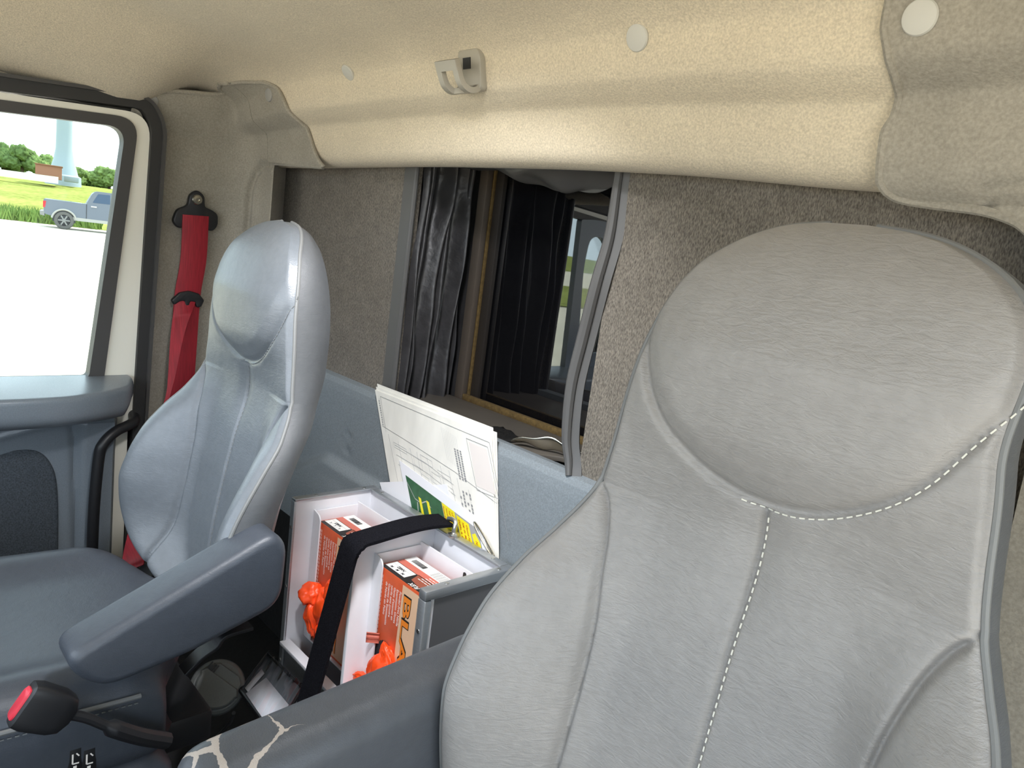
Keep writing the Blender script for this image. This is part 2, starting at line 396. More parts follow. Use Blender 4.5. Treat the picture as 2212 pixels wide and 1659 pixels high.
# ------------------------------------------------------------------ the cab shell
XL, XR = -2.10, .52          # inner faces of the left and right body sides
YH = Curve1([(1.30, .945), (1.325, .915), (1.345, .905), (1.40, .899), (1.418, .894), (1.436, .868), (1.452, .850), (1.475, .843), (1.505, .836), (1.528, .812), (1.545, .775), (1.554, .735), (1.56, .70)])  # rear header profile: Y at height z
def drop(x, y=.9): return (.06+.11*sstep(.76, .55, y))*sstep(-1.72, -2.12, x) + .12*sstep(.15, .55, x)
def YHX(x, z):
    c = drop(x)/.225; return YH((z-1.335*c)/(1-c)) if z > 1.335 else YH(z)
PROF = [(1.04, 1.352), (1.0, 1.338), (.965, 1.332), (.94, 1.332), (.922, 1.338), (.910, 1.350), (.905, 1.365)] + [(YH(z), z) for z in np.linspace(1.38, 1.555, 36)] + \
       [(.70, 1.5610), (.66, 1.565), (.6, 1.572), (.5, 1.585), (.4, 1.596), (.3, 1.604), (.15, 1.612), (0, 1.615), (-.2, 1.61), (-.4, 1.59), (-.58, 1.55), (-.68, 1.51)]
mb = MB(); NX = 90
def head_surf(u, v):
    x = XL-.04+(XR+.08-XL)*u; i = v*(len(PROF)-1); k = min(int(i), len(PROF)-2); t = i-k
    y = PROF[k][0]*(1-t)+PROF[k+1][0]*t; z = PROF[k][1]*(1-t)+PROF[k+1][1]*t
    z += (.012*sstep(-.3, -1.0, x)*sstep(-2.0, -1.2, x)-.008*sstep(-.7, -.35, x))*sstep(1.6, 1.33, z)           # the lower edge bows up in the middle
    z -= drop(x, y)*max(0, min(1, (z-1.335)/.225))
    return (x, y, z)
mb.grid(head_surf, NX, len(PROF)*2)
ceil = struct(mb.build('ceiling', M['head_cloth'], angle=60)); ceil.modifiers.new('thick', 'SOLIDIFY').thickness = .02
ceil.modifiers['thick'].offset = 1
# outer roof skin keeps daylight out above the lining
struct(MB().box((XL-.12, -.74, 1.66), (XR+.12, 1.1, 1.70)).build('roof', M['paint']))

# back wall: carpet with the opening to the rear body
OX0, OX1, OZ0, OZ1 = -1.452, -.834, .80, 1.40
mb = MB()
mb.box((XL-.1, 1.0, .70), (OX0, 1.03, 1.50)); mb.box((OX1, 1.0, .70), (XR+.1, 1.03, 1.50))
mb.box((OX0, 1.0, OZ1), (OX1, 1.03, 1.50)); mb.box((OX0, 1.0, .70), (OX1, 1.03, OZ0-.01))
struct(mb.build('wall_back', M['carpet'], smooth=False))

# lower bulkhead panel with a rounded top edge and a pressed recess
def bulk(u, v):
    x = XL+.05+(XR-.05-XL)*u
    prof = [(1.035, .800), (1.02, .812), (1.0, .815), (.985, .810), (.978, .798), (.976, .78), (.976, .70), (.976, .62), (.972, .56), (.962, .51), (.956, .46), (.955, .44), (.955, .42), (.955, .40)]
    i = v*(len(prof)-1); k = min(int(i), len(prof)-2); t = i-k
    y = prof[k][0]*(1-t)+prof[k+1][0]*t; z = prof[k][1]*(1-t)+prof[k+1][1]*t
    lim = .60 if -1.66 < x < -1.0 else .60-.5*max(0, -1.66-x)-.6*max(0, x+1.0)
    y -= .022*sstep(lim+.012, lim-.012, z)                       # raised lower field
    y += .006*math.exp(-((math.hypot(x+1.56, z-.66)-.028)/.006)**2)*(1 if x < -1.565 else 0)
    return (x, y, z)
mb = MB().grid(bulk, 170, 160); tr3 = struct(mb.build('trim_3', M['panel'], angle=60), 'blue-grey bulkhead panel below the back window', 'panel')
struct(MB().box((XL+.02, .958, 0), (XR-.02, .99, .43)).build('wall_lower', M['floor'], smooth=False))
tr3.modifiers.new('thick', 'SOLIDIFY').thickness = .012; tr3.modifiers['thick'].offset = -1

# fill lamp added out of view to brighten the cabinet well and papers
lp = np.array((-.74, .42, 1.572)); ld = np.array((-.50, .47, -1.1)); ld /= np.linalg.norm(ld)
lamp = thing('fill_lamp', 'added round fill lamp under the roof lining, out of view', 'lamp', lp)
MB().lathe(lp-ld*.03, ld, [(.03, -.02), (.055, -.005), (.072, .012), (.072, .026), (.066, .028), (.065, .022)], 36).build('fill_lamp_shade', M['cap'], lamp)
N_ = NT('fill_lens'); N_.b.inputs['Base Color'].default_value = (.9, .9, .9, 1); N_.b.inputs['Emission Color'].default_value = (.94, .96, 1, 1); N_.b.inputs['Emission Strength'].default_value = .6
MB().lathe(lp-ld*.03, ld, [(.064, .016), (.064, .020), (.001, .022)], 36).build('lens', N_.m, lamp)
dl = bpy.data.lights.new('fill_lamp_light', 'AREA'); dl.shape = 'DISK'; dl.size = .128; dl.energy = 1.3; dl.color = (.95, .96, 1); dl.spread = R(96)
do = bpy.data.objects.new('fill_lamp_light', dl); COL.objects.link(do); do.location = lp+ld*.002; do.rotation_euler = Vector(ld).to_track_quat('-Z', 'Y').to_euler()

# floor, front wall with the windscreen opening, body sides
struct(MB().box((XL-.1, -.8, -.06), (XR+.1, 1.1, 0)).build('floor', M['floor']))
mb = MB(); mb.box((XL-.1, -.80, 0), (XR+.1, -.70, .78)); mb.box((XL-.1, -.78, .78), (-1.98, -.70, 1.58)); mb.box((.40, -.78, .78), (XR+.1, -.70, 1.58))
mb.box((XL-.1, -.80, 1.52), (XR+.1, -.66, 1.70))
struct(mb.build('wall_front', M['dash'], smooth=False))
mb = MB(); mb.box((XL-.14, .63, 0), (XL-.012, 1.1, 1.68)); mb.box((XL-.12, -.8, 1.455), (XL+.0, .63, 1.68)); mb.box((XL-.13, -.8, 1.395), (XL-.022, .63, 1.46)); mb.box((XL-.12, -.8, 0), (XL-.06, -.35, 1.5))
struct(mb.build('wall_left', M['dash'], smooth=False))
mb = MB(); mb.box((XR, -.8, -.06), (XR+.1, .62, .06)); mb.box((XR, .62, -.06), (XR+.1, 1.1, 1.68)); mb.box((XR, -.8, 1.42), (XR+.1, .62, 1.68)); mb.box((XR, -.8, .0), (XR+.1, -.62, 1.45))     # driver's door assumed open, out of view, to let in low daylight
struct(mb.build('wall_right', M['dash'], smooth=False))
mb = MB().prism(rounded([(-.70, .4), (-.44, .42), (-.40, .64), (-.50, .74), (-.70, .77)], .03), 0, XL+.02, XR-.02, .004)
d = mb.build('dashboard', M['dash']); struct(d)

# window in the rear body: shelf, pleated boot, posts, foam strip and dark pane
YG = 1.262
win = thing('window_1', 'dark sliding window behind the cab opening', 'window', (-1.2, 1.27, .78)); win['kind'] = 'structure'
mb = MB().box((-1.60, YG, .74), (-.72, YG+.01, 1.50)); mb.build('glass_pane', M['dark_glass'], win)
mb = MB(); mb.box((-1.448, YG-.016, .80), (-1.414, YG-.003, 1.50), .002); mb.build('window_frame', M['frame_dark'], win)
mb = MB(); mb.box((-1.440, YG-.044, .795), (-.78, YG-.030, .812), .002); mb.box((-1.470, YG-.024, .795), (-1.441, YG-.014, 1.50), .003)
pl(mb.build('foam_strip', M['foam'], win), 'yellow foam strip along the pane')
mb = MB(); mb.box((-1.473, YG-.044, .79), (-1.443, YG-.026, 1.50), .002); pl(mb.build('slide_post', M['bar'], win), 'bronze upright post beside the pane')
mb = MB(); mb.box((-1.70, YG-.02, .74), (-1.46, YG-.004, 1.50)); mb.build('side_panel', M['boot'], win)
mb = MB(); mb.box((-1.70, 1.03, .70), (-.60, 1.32, .772)); mb.box((-1.70, YG+.012, .74), (-.60, 1.32, 1.50)); mb.box((-1.70, 1.03, 1.46), (-.60, 1.32, 1.50)); mb.box((-.72, 1.03, .74), (-.66, 1.30, 1.50)); mb.box((-1.76, 1.03, .70), (-1.70, 1.32, 1.50))
struct(mb.build('wall_opening', M['boot'], smooth=False), 'dark tunnel between the cab and the rear body', 'wall')
# grey shelf, front right corner torn open
out = [(-1.62, 1.02), (-1.10, .992), (-1.02, 1.0), (-.985, 1.055), (-.96, 1.085), (-.90, 1.115), (-.80, 1.15), (-.74, 1.17), (-.74, YG-.052), (-1.62, YG-.052)]
sh_ = tag(MB().prism([(x, y) for x, y in out], 2, .790, .800, .001).build('sill_shelf', M['shelf']), 'grey shelf under the dark back window with a torn front corner', 'shelf')
mb = MB()
def tear(u, v):
    x = -1.055+.17*u; y = 1.035+.075*u+.03*v*(1-.3*u); z = .806+.030*math.sin(u*math.pi*.95+.2)*(1-v)**1.5+.003*math.sin(u*17)
    return (x, y, z)
mb.grid(tear, 24, 8); t_ = tag(mb.build('metal_foil_edge', M['steel']), 'curled shiny metal edge at the torn corner of the shelf', 'metal scrap')
t_.modifiers.new('thick', 'SOLIDIFY').thickness = .002
mb = MB(); O = np.array((-1.125, 1.075, .8005))
def tp(u, v): return O+np.array((.105*(u-.5)+.01*v, .055*(v-.5)-.03*(u-.5), .004+.004*mnoise.noise(Vector((u*4, v*4, 1)))))
mb.grid(tp, 10, 8); t_ = tag(mb.build('tape_patch', M['tape']), 'crumpled patch of black tape stuck on the grey shelf', 'tape'); t_.modifiers.new('thick', 'SOLIDIFY').thickness = .003
# boot: pleats down the left side, sagging fold along the top
boot = thing('window_boot', 'black pleated vinyl boot around the back window opening', 'window boot', (-1.43, 1.1, .81))
def pleat(u, v):
    z = .800+.60*v; top = sstep(.85, 1.0, v); y = 1.012+.20*u; ph = u*5.2*2*math.pi+.5*mnoise.noise(Vector((0, 0, z*3)))+.8*mnoise.noise(Vector((u*3, 3, z*2)))
    a = .020*(1+.5*mnoise.noise(Vector((u*5, 1, z*4)))); x = -1.452-.045*u+a*math.sin(ph)+.006*mnoise.noise(Vector((u*9, 2, z*9)))
    y += .018*math.sin(ph*.5+1)*(.4+.6*v)+.012*mnoise.noise(Vector((u*4, 5, z*5)))+.03*(v-.5)*math.sin(u*math.pi)
    return (x, y, z)
mb = MB().grid(pleat, 120, 60); o = mb.build('side_pleats', M['boot'], boot, angle=70)
def sag(u, v):
    x = -1.40+.575*u; a = math.sin(math.pi*min(1, max(0, (u-.25)/.75)))**.8
    y = 1.035+.11*v+.012*math.sin(v*9+u*7); z = 1.365-.045*a*math.sin(math.pi*v)-.006*math.sin(u*31+v*5)*a+.012*mnoise.noise(Vector((u*8, v*5, 0)))*a
    return (x, y, z)
mb = MB().grid(sag, 80, 26); o = pl(mb.build('top_fold', M['boot_trim'], boot, angle=70), 'wrinkled grey fold hanging along the top')
path = spline([(-.836, .992, 1.40), (-.838, .992, 1.33), (-.836, .99, 1.24), (-.845, .985, 1.16), (-.862, .99, 1.06), (-.872, .99, .97), (-.866, .99, .88), (-.852, .99, .835), (-.842, .985, .81)], 40)
mb = MB().tube(path, [.006+.005*math.sin(i/39*math.pi) for i in range(40)], 10)
mb.ribbon([p+np.array((.012, .008, 0)) for p in path], (.9, .4, 0), .02, .004)
pl(mb.build('edge_trim', M['boot_trim'], boot), 'loose grey rubber edge trim at the driver side')
path = spline([(-1.452, .997, 1.40), (-1.452, .996, 1.2), (-1.455, .996, 1.0), (-1.455, .996, .81)], 12)
mb = MB().ribbon(path, (1, .1, 0), .034, .006); mb.tube([p+np.array((.018, .004, 0)) for p in path], .006, 8)
pl(mb.build('edge_trim', M['boot_trim'], boot), 'flat grey rubber edge trim at the pleats')

# ------------------------------------------------------------------ grey felt trims over the rear pillars
AC, AR = (-1.985, .80), .105
def trim_pt(s, z):
    """plan path: along the body side, round the corner, along the back; s in metres"""
    L1 = .215; La = AR*math.pi/2
    lean = .55*max(0, z-1.37)
    if s < L1: x, y = AC[0]-AR+lean, .585+s
    elif s < L1+La:
        q = (s-L1)/AR; x = AC[0]-AR*math.cos(q)+lean*math.cos(q); y = AC[1]+AR*math.sin(q)
    elif s < L1+La+.03: x, y = AC[0]+(s-L1-La), AC[1]+AR
    else: t = s-L1-La-.03; x, y = AC[0]+.03-1.0*t, AC[1]+AR+.76*t      # return to the carpet
    if s < .03: x -= .012*(1-s/.03)**2; 
    h = YHX(x, z)-.010; k = .05
    if s < SMAX: y = min(y, h) if abs(y-h) > k else min(y, h)-(k-abs(y-h))**2/(4*k)
    return x, y
SMAX = .215+AR*math.pi/2+.03
ztopw = Curve1([(0, 1.412), (.02, 1.438), (.06, 1.464), (.11, 1.474), (.17, 1.482), (.215, 1.490), (.30, 1.500), (.36, 1.504), (SMAX, 1.508), (.6, 1.508)])
GRV = [(.215+AR*R(50), .86), (.215+AR*R(52), 1.26), (.215+AR*R(60), 1.305), (.215+AR*R(78), 1.325), (.215+AR*R(100), 1.330)]
tr1 = thing('trim_1', 'grey felt corner trim behind the passenger door', 'trim panel', (-2.0, .8, .1)); tr1['kind'] = 'structure'
mb = MB()
def tsurf(u, v):
    s = u*SMAX; zt = ztopw(s)
    z = .12+(zt-.12)*(1-(1-v)**1.3)
    x, y = trim_pt(s, z)
    d = polydist((s, z), GRV); g = .013*math.exp(-(d/.008)**2)
    rec = math.hypot(s-.075, (z-.865)); g += .008*math.exp(-(rec/.02)**2)
    nx, ny = (1, 0) if s < .215 else (math.cos(min(1.57, (s-.215)/AR)), -math.sin(min(1.57, (s-.215)/AR)))
    return (x-nx*g, y-ny*g, z)
mb.grid(tsurf, 130, 240)
mb.grid(lambda u, v: (*trim_pt(SMAX+1e-6+.125*u, 1.0), .12+(1.340-.12)*v), 8, 60)
# flap on the header
FX0 = trim_pt(SMAX-.001, 1.4)[0]
def flap_zb(x): return 1.335-.006*(x-FX0)/.25
zt_l = Curve1([(FX0, 1.508), (-1.90, 1.512), (-1.85, 1.512), (-1.815, 1.503), (-1.785, 1.475), (-1.765, 1.435), (-1.745, 1.395), (-1.725, 1.365), (-1.700, 1.338), (-1.69, 1.331)])
def fsurf(u, v):
    x = FX0+(-1.69-FX0)*u; zb = flap_zb(x); z = zb+(max(zt_l(x), zb+.001)-zb)*v
    h = YHX(x, z)-.010; y = AC[1]+AR; k = .05; y = min(y, h) if abs(y-h) > k else min(y, h)-(k-abs(y-h))**2/(4*k)*sstep(-1.80, FX0, x)
    return (x, min(y, h), z)
mb.grid(fsurf, 60, 50)
o = mb.build('felt_panel', M['felt'], tr1, angle=60)
bp = [(lambda s: (*trim_pt(s, ztopw(s)), ztopw(s)))(s) for s in np.linspace(0, SMAX, 50)] + [(x, YHX(x, zt_l(x))-.009, zt_l(x)) for x in np.linspace(FX0+.004, -1.69, 60)]
bp += [(x, YH(flap_zb(x))-.009, flap_zb(x)) for x in np.linspace(-1.695, FX0, 16)]
mb = MB().tube([(p[0], p[1]+.004, p[2]) for p in bp], .0055, 8); mb.build('rolled_edge', M['felt'], tr1)
def cap_at(name, c, n, r, m, label, grp, cat='trim fastener', h=.004):
    mb = MB().lathe(c, n, [(r*.98, -.003), (r, h*.3), (r*.93, h*.75), (r*.7, h), (.0005, h*1.08)], 28)
    return tag(mb.build(name, m), label, cat, grp)
def head_n(z):
    dz = .004; ty = (YH(z+dz)-YH(z-dz))/(2*dz); n = np.array((0, -1, ty)); return n/np.linalg.norm(n)
fx = 'round fasteners on the felt trims'
p = np.array((XL+.045+.55*.0, .622, 1.436)); p[0] = trim_pt(.037, 1.436)[0]
cap_at('trim_fastener', p, (1, 0, -.5), .017, M['cap_grey'], 'grey fastener on the felt corner trim, above the passenger door', fx)
cap_at('trim_fastener', (-1.845, YHX(-1.845, 1.487)-.010, 1.487), head_n(1.487), .017, M['cap_grey'], 'grey fastener on the felt corner trim, at its peak by the beige headliner', fx)
mb = MB().lathe((trim_pt(.075, .865)[0]-.007, .660, .865), (1, 0, 0), [(.006, -.002), (.006, .001), (.004, .0015), (.003, -.001)], 14); mb.build('screw', M['black'], tr1)

tr2 = thing('trim_2', 'grey felt corner trim above the driver seat', 'trim panel', (0, .88, 1.2)); tr2['kind'] = 'structure'
xe = Curve1([(1.26, -.33), (1.30, -.372), (1.33, -.372), (1.38, -.374), (1.40, -.366), (1.43, -.362), (1.455, -.366), (1.48, -.372), (1.505, -.370), (1.53, -.350), (1.545, -.31)])
zlow = Curve1([(-.372, 1.330), (-.366, 1.320), (-.352, 1.313), (-.32, 1.309), (-.27, 1.305), (-.235, 1.296), (-.205, 1.272), (-.185, 1.238), (-.175, 1.19), (-.17, 1.1), (-.165, .9)])
T2Z = np.concatenate([np.linspace(.6, 1.2, 40), np.linspace(1.201, 1.29, 50), np.linspace(1.291, 1.33, 110), np.linspace(1.331, 1.547, 80)])
T2XL = np.linspace(-.372, -.165, 200); T2ZL = np.array([zlow(x) for x in T2XL])
mb = MB()
def t2(u, v):
    z = float(np.interp(v, np.linspace(0, 1, len(T2Z)), T2Z))
    x0 = float(np.interp(-z, -T2ZL, T2XL)) if z < 1.33 else xe(z)
    x = x0+(XR-.02-x0)*(1-(1-u)**.6 if False else u**1.4)
    y = YH(max(z, 1.31))-.012 if z > 1.31 else YH(1.31)-.012+.0*z
    cr = x-(XR-.18)
    if cr > 0: y -= .16-math.sqrt(max(0, .18**2-cr**2))+.02 if cr < .179 else .16
    g = .006*math.exp(-(polydist((x, z), [(-.262, 1.300), (-.262, 1.322), (-.24, 1.330), (.1, 1.345)])/.006)**2)
    return (x, y+g, z)
mb.grid(t2, 90, 280); mb.build('felt_panel', M['felt'], tr2, angle=60)
bp = [(xe(z), YH(z)-.010, z) for z in np.linspace(1.547, 1.331, 70)]+[(x, YH(max(1.31, zlow(x)))-.010, zlow(x)) for x in np.linspace(-.372, -.172, 60)]
mb = MB().tube([(p[0], p[1]+.002, p[2]) for p in bp], .006, 8); mb.build('rolled_edge', M['felt'], tr2)
cap_at('trim_fastener', (-.337, YH(1.482)-.012, 1.482), head_n(1.482), .018, M['cap'], 'large light fastener on the felt trim above the driver seat', fx)
hb = 'push fasteners on the beige headliner'
cap_at('headliner_fastener', (-1.475, YH(1.512)-.001, 1.512), head_n(1.512), .0175, M['cap'], 'small pale push fastener on the beige headliner, between corner trim and coat hook', hb)
cap_at('headliner_fastener', (-.71, YH(1.503)-.001, 1.503), head_n(1.503), .0185, M['cap'], 'pale push fastener on the beige headliner, between coat hook and driver side trim', hb)

# coat hook on the header
hz = 1.487; n = head_n(hz); upv = np.cross(n, (1, 0, 0)); upv = upv if upv[2] > 0 else -upv; c0 = np.array((-1.07, YH(hz), hz)); ex = np.array((1, 0, 0.))
hook = thing('coat_hook', 'taupe plastic coat hook on the beige headliner', 'coat hook', c0)
def hk(a, b, h): return c0+ex*a+upv*b+n*h
mb = MB(); ol = rounded([(-.030, -.034), (.034, -.034), (.034, .020), (.026, .036), (-.030, .036)], [.012, .012, .016, .014, .008], 6)
rings = [[hk(a*k, b*k, h) for a, b in ol] for k, h in ((1, -.004), (1, .004), (.94, .009), (.86, .0105))]
mb.loft(rings); mb.build('base_plate', M['hook'], hook)
mb = MB(); mb.obox(hk(-.002, .012, .0108), ex*.010, upv*.009, n*.0012); mb.build('screw_slot', M['black'], hook)
# arm: curls out from the foot of the plate and up again, with an open loop
prof = spline([(-.026, .006), (-.032, .016), (-.032, .030), (-.022, .044), (.000, .052), (.014, .056)], 24)
for sx in (-1, 1):
    pass
mb = MB()
for sx in (-.022, .022):
    mb.ribbon([hk(sx*(1 - .0*i), b, h) for i, (b, h) in enumerate(prof)], ex, .013, .008)
mb.ribbon([hk(0, b, h) for b, h in prof[:10]], ex, .05, .008); mb.ribbon([hk(0, b, h) for b, h in prof[-6:]], ex, .056, .009)
mb.build('hook_arm', M['hook'], hook)

# ------------------------------------------------------------------ passenger door
XD = -2.055
door = thing('door_1', 'passenger door with white frame and grey inner panel', 'door', (XD, .1, .05)); door['kind'] = 'structure'
def off(pts, d): return inset(pts, -d)
DW = rounded([(-.36, .738), (.500, .738), (.566, 1.362), (.30, 1.344), (-.10, 1.315)], [.02, .012, .045, .02, .08], 8)
SO = rounded([(-.40, .702), (.532, .702), (.596, 1.389), (.30, 1.369), (-.10, 1.340)], [.02, .015, .055, .02, .08], 8)
mb = MB().ring(SO, DW, 0, XD-.030, XD+.006); mb.build('window_seal', M['seal'], door)
FO = rounded([(-.44, .60), (.612, .60), (.624, 1.405), (.30, 1.385), (-.14, 1.357)], [.02, .012, .06, .02, .09], 8)
mb = MB().ring(FO, off(SO, -.003), 0, XD-.06, XD-.002); mb.build('door_frame', M['paint'], door, angle=50)
mb = MB().prism(off(DW, .004), 0, XD-.020, XD-.016); mb.build('glass_pane', M['glass'], door)
# fixed quarter light: division bar and its thick rounded surround
QL = rounded([(-.08, .80), (.196, .80), (.236, 1.16), (.222, 1.280), (.140, 1.290), (.03, 1.16)], [.03, .03, .05, .05, .05, .08], 6)
QO = rounded([(-.36, .735), (.262, .735), (.288, 1.342), (.20, 1.352), (-.04, 1.345), (-.36, 1.33)], [.02, .01, .01, .05, .05, .08], 6)
mb = MB().ring(QO, QL, 0, XD-.015, XD+.012); mb.build('quarter_light_frame', M['door'], door)
mb = MB(); mb.box((XD-.05, -.42, .06), (XD-.005, .600, .70), .004); mb.build('door_shell', M['paint'], door)
# inner panel: ledge under the window, face with pressed lines
lx = Curve1([(-.42, .195), (.30, .195), (.40, .188), (.48, .160), (.54, .120), (.575, .090), (.592, .055)]); rings = []
for y in list(np.linspace(-.42, .50, 30))+list(np.linspace(.51, .592, 16)):
    f = lx(y); e = sstep(.592, .56, y); rings.append([(XD+a, y, b) for a, b in rounded([(-.01, .742), (f*.55, .742-.004*e), (f, .733), (f-.002, .674+.03*(1-e)), (f*.8, .652+.04*(1-e)), (-.01, .640+.04*(1-e))], [.004, .01, .014, .02, .02, .004], 5)])
mb = MB().loft(rings)
mb.build('window_ledge', M['door'], door, angle=50)
LN1 = [(.10, .50), (.20, .562), (.309, .604), (.379, .622), (.45, .634)]; LN2 = [(.452, .638), (.463, .60), (.467, .52), (.474, .32), (.478, .2)]
def dface(u, v):
    y = -.42+.985*u; z = .08+.575*v; x = XD+.030+.012*sstep(.52, .66, z)
    x += .006*math.exp(-(polydist((y, z), LN1)/.006)**2)-.010*math.exp(-(polydist((y, z), LN2)/.007)**2)
    x += .010*sstep(.470, .488, y) if z < .63 else 0
    if y > .555: x -= .03*sstep(.54, .566, y)
    return (x, y, z)
mb = MB().grid(dface, 150, 90); o = mb.build('door_panel', M['door'], door, angle=60)
o.modifiers.new('thick', 'SOLIDIFY').thickness = .01
ell = [tuple(p) for p in spline([(-.15, .08), (.10, .08), (.40, .08), (.432, .12), (.435, .325), (.430, .468), (.414, .53), (.385, .565), (.345, .572), (.309, .562), (.2, .53), (.0, .46), (-.15, .40)], 90)]
mb = MB().prism(ell, 0, XD+.020, XD+.036, .008); mb.build('door_pocket', M['door_dark'], door)
# weatherstrip on the body round the door aperture
ws = rounded([(-.46, .02), (.618, .02), (.632, .80), (.646, 1.38), (.612, 1.436), (.30, 1.412), (-.16, 1.385)], [.02, .05, .1, .05, .05, .1, .1], 8)
mb = MB().ring(off(ws, .006), off(ws, -.022), 0, XD-.050, XD+.012); o = struct(mb.build('trim_4', M['rubber']), 'black weatherstrip round the passenger door opening', 'weatherstrip')
mb = MB().ring(off(ws, .012), off(ws, .004), 0, XD-.04, XD+.020); mb.build('retaining_lip', M['seal'], o)
# black pull bar by the door edge
a = at(288, 912, 0, -2.02); b = at(216, 962, 0, -1.985); c = at(203, 1100, 0, -1.985); d = at(198, 1230, 0, -1.985)
pts = [a+np.array((-.045, .012, .012)), a, a*.45+b*.55+np.array((.004, 0, .010)), b+np.array((0, .008, .004)), b*.8+c*.2, c, d, d+np.array((0, 0, -.12))]
mb = MB().tube(spline(pts, 46), .0135, 14); t = tag(mb.build('grab_handle', M['black']), 'black bent grab handle at the rear edge of the passenger door', 'grab handle')

# ------------------------------------------------------------------ seats
T_HW = Curve1([(-.55, .235), (-.42, .245), (-.25, .250), (-.15, .243), (-.10, .230), (-.06, .213), (-.03, .198), (0, .186), (.04, .179), (.10, .172), (.15, .163), (.19, .152), (.22, .139), (.245, .122), (.265, .100), (.28, .075), (.289, .048), (.293, .018)])
T_YP = Curve1([(-.55, -.03), (-.45, -.085), (-.35, -.130), (-.25, -.140), (-.20, -.128), (-.15, -.105), (-.10, -.070), (-.055, -.034), (0, -.010), (.05, -.006), (.13, -.004), (.2, .006), (.24, .016), (.265, .030), (.285, .044), (.293, .050)])
T_YC = Curve1([(-.55, -.02), (-.48, -.045), (-.4, -.052), (-.3, -.046), (-.2, -.032), (-.1, -.014), (0, .002), (.04, -.004), (.1, -.022), (.16, -.024), (.2, -.014), (.24, .002), (.265, .018), (.285, .038), (.293, .050)])
T_YR = Curve1([(-.55, .0), (-.42, -.058), (-.25, -.052), (-.17, -.034), (-.10, .0), (-.03, .044), (.05, .070), (.16, .078), (.22, .076), (.25, .074), (.275, .070), (.288, .062), (.293, .052)])
SU = [(0, .040), (.035, .044), (.07, .057), (.108, .082), (.135, .113), (.155, .155), (.163, .185)]
SU = [(-a, b) for a, b in SU[::-1]]+SU[1:]; SU = [tuple(p) for p in spline(SU, 60)]
SCN = [(0, .036), (0, -.55)]
SBR = [tuple(p) for p in spline([(.186, .002), (.168, -.022), (.153, -.065), (.141, -.14), (.139, -.24), (.145, -.36), (.155, -.5)], 40)]
SBL = [(-a, b) for a, b in SBR]
class Seat:
    def __init__(s, X0, Y0, Z0, asym=0, taper=False): s.X0, s.Y0, s.Z0, s.asym, s.taper = X0, Y0, Z0, asym, taper
    def hw(s, z): return T_HW(z)*(1-.78*sstep(-.28, -.50, z)**1.3 if s.taper else 1)
    def front(s, u, z, groove=True):
        hw = s.hw(z); t = min(1, abs(u)/hw); yc, yp = T_YC(z), T_YP(z)
        k = sstep(.42, .93, t) if z < 0 else 0
        k2 = t**2.6
        bl = sstep(-.10, .04, z); kk = k*(1-bl)+k2*bl
        y = yc+(yp-yc)*kk
        y += .008*sstep(.93, 1.0, t)**2
        if groove:
            g0 = y
            d = polydist((u, z), SU); y += .006*math.exp(-(d/.0055)**2)
            # the head pad swells inside the U seam
            y -= .006*sstep(0, .03, s.padd(u, z))
            d = abs(u) if z < .036 else 1; y += (.005*math.exp(-(d/.004)**2)+.006*math.exp(-(d/.02)**2)*sstep(-.12, -.02, z))
            for L in (SBR, SBL):
                if z < .03: d = polydist((u, z), L); y += .0085*math.exp(-(d/.0038)**2)+.002*math.exp(-(d/.014)**2)
            y = g0+(y-g0)*(1-sstep(.93, 1, t))
        return y
    def padd(s, u, z):
        d = polydist((u, z), SU); b = .040+.0; a = abs(u)
        return d if z > np.interp(a, [p[0] for p in SU[30:]], [p[1] for p in SU[30:]]) else -d
    def P(s, u, y, z): return np.array((s.X0+u*(1+(s.asym*sstep(.12, .28, z) if u > 0 else 0)), s.Y0+y, s.Z0+z))
    def side(s, z, q, sg):
        hw = s.hw(z); y0 = s.front(hw, z, False); y1 = T_YR(z); y = y0+(y1-y0)*q
        bul = .010*math.sin(math.pi*q)*min(1, hw/.1); x = hw+bul-.014*q*min(1, hw/.1)
        return (sg*x, y, z)
def make_back(st, name_mat, parent, nu=150, nz=230, zlo=-.52):
    zs = np.concatenate([np.linspace(zlo, .25, nz), .25+.043*np.sin(np.linspace(.06, 1, 36)*math.pi/2)])
    mb = MB(); rings = []
    for z in zs:
        hw = st.hw(z); rings.append([st.P(hw*(2*i/(nu-1)-1), st.front(hw*(2*i/(nu-1)-1), z), z) for i in range(nu)])
    mb.loft(rings, cap=False, closed=False); front = mb.build('front_cover', name_mat, parent, angle=80)
    for sg in (-1, 1):
        mb = MB(); mb.loft([[st.P(*st.side(z, q, sg)) for q in np.linspace(0, 1, 14)] for z in zs], cap=False, closed=False)
        mb.build('side_gusset', M['vinyl_side_shade'], parent, angle=80)
    mb = MB(); rr = []
    for z in zs:
        a = st.side(z, 1, 1)[0]; yr = T_YR(z); rr.append([st.P(a*t, yr+max(.006+.016*sstep(-.05, .08, z), T_YC(z)+.055-yr if z < .15 else 0)*(1-abs(t)**3)*min(1, a/.1), z) for t in np.linspace(1, -1, 24)])
    mb.loft(rr, cap=False, closed=False); mb.add(rings[0]+rr[0], [tuple(range(len(rings[0])))[::-1]+()] if False else [])
    mb.build('back_shell', name_mat, parent, angle=80)
    mb = MB(); mb.add(rings[0]+rr[0], [tuple(range(len(rings[0])+len(rr[0])))])
    mb.build('lower_edge', name_mat, parent)
    return zs
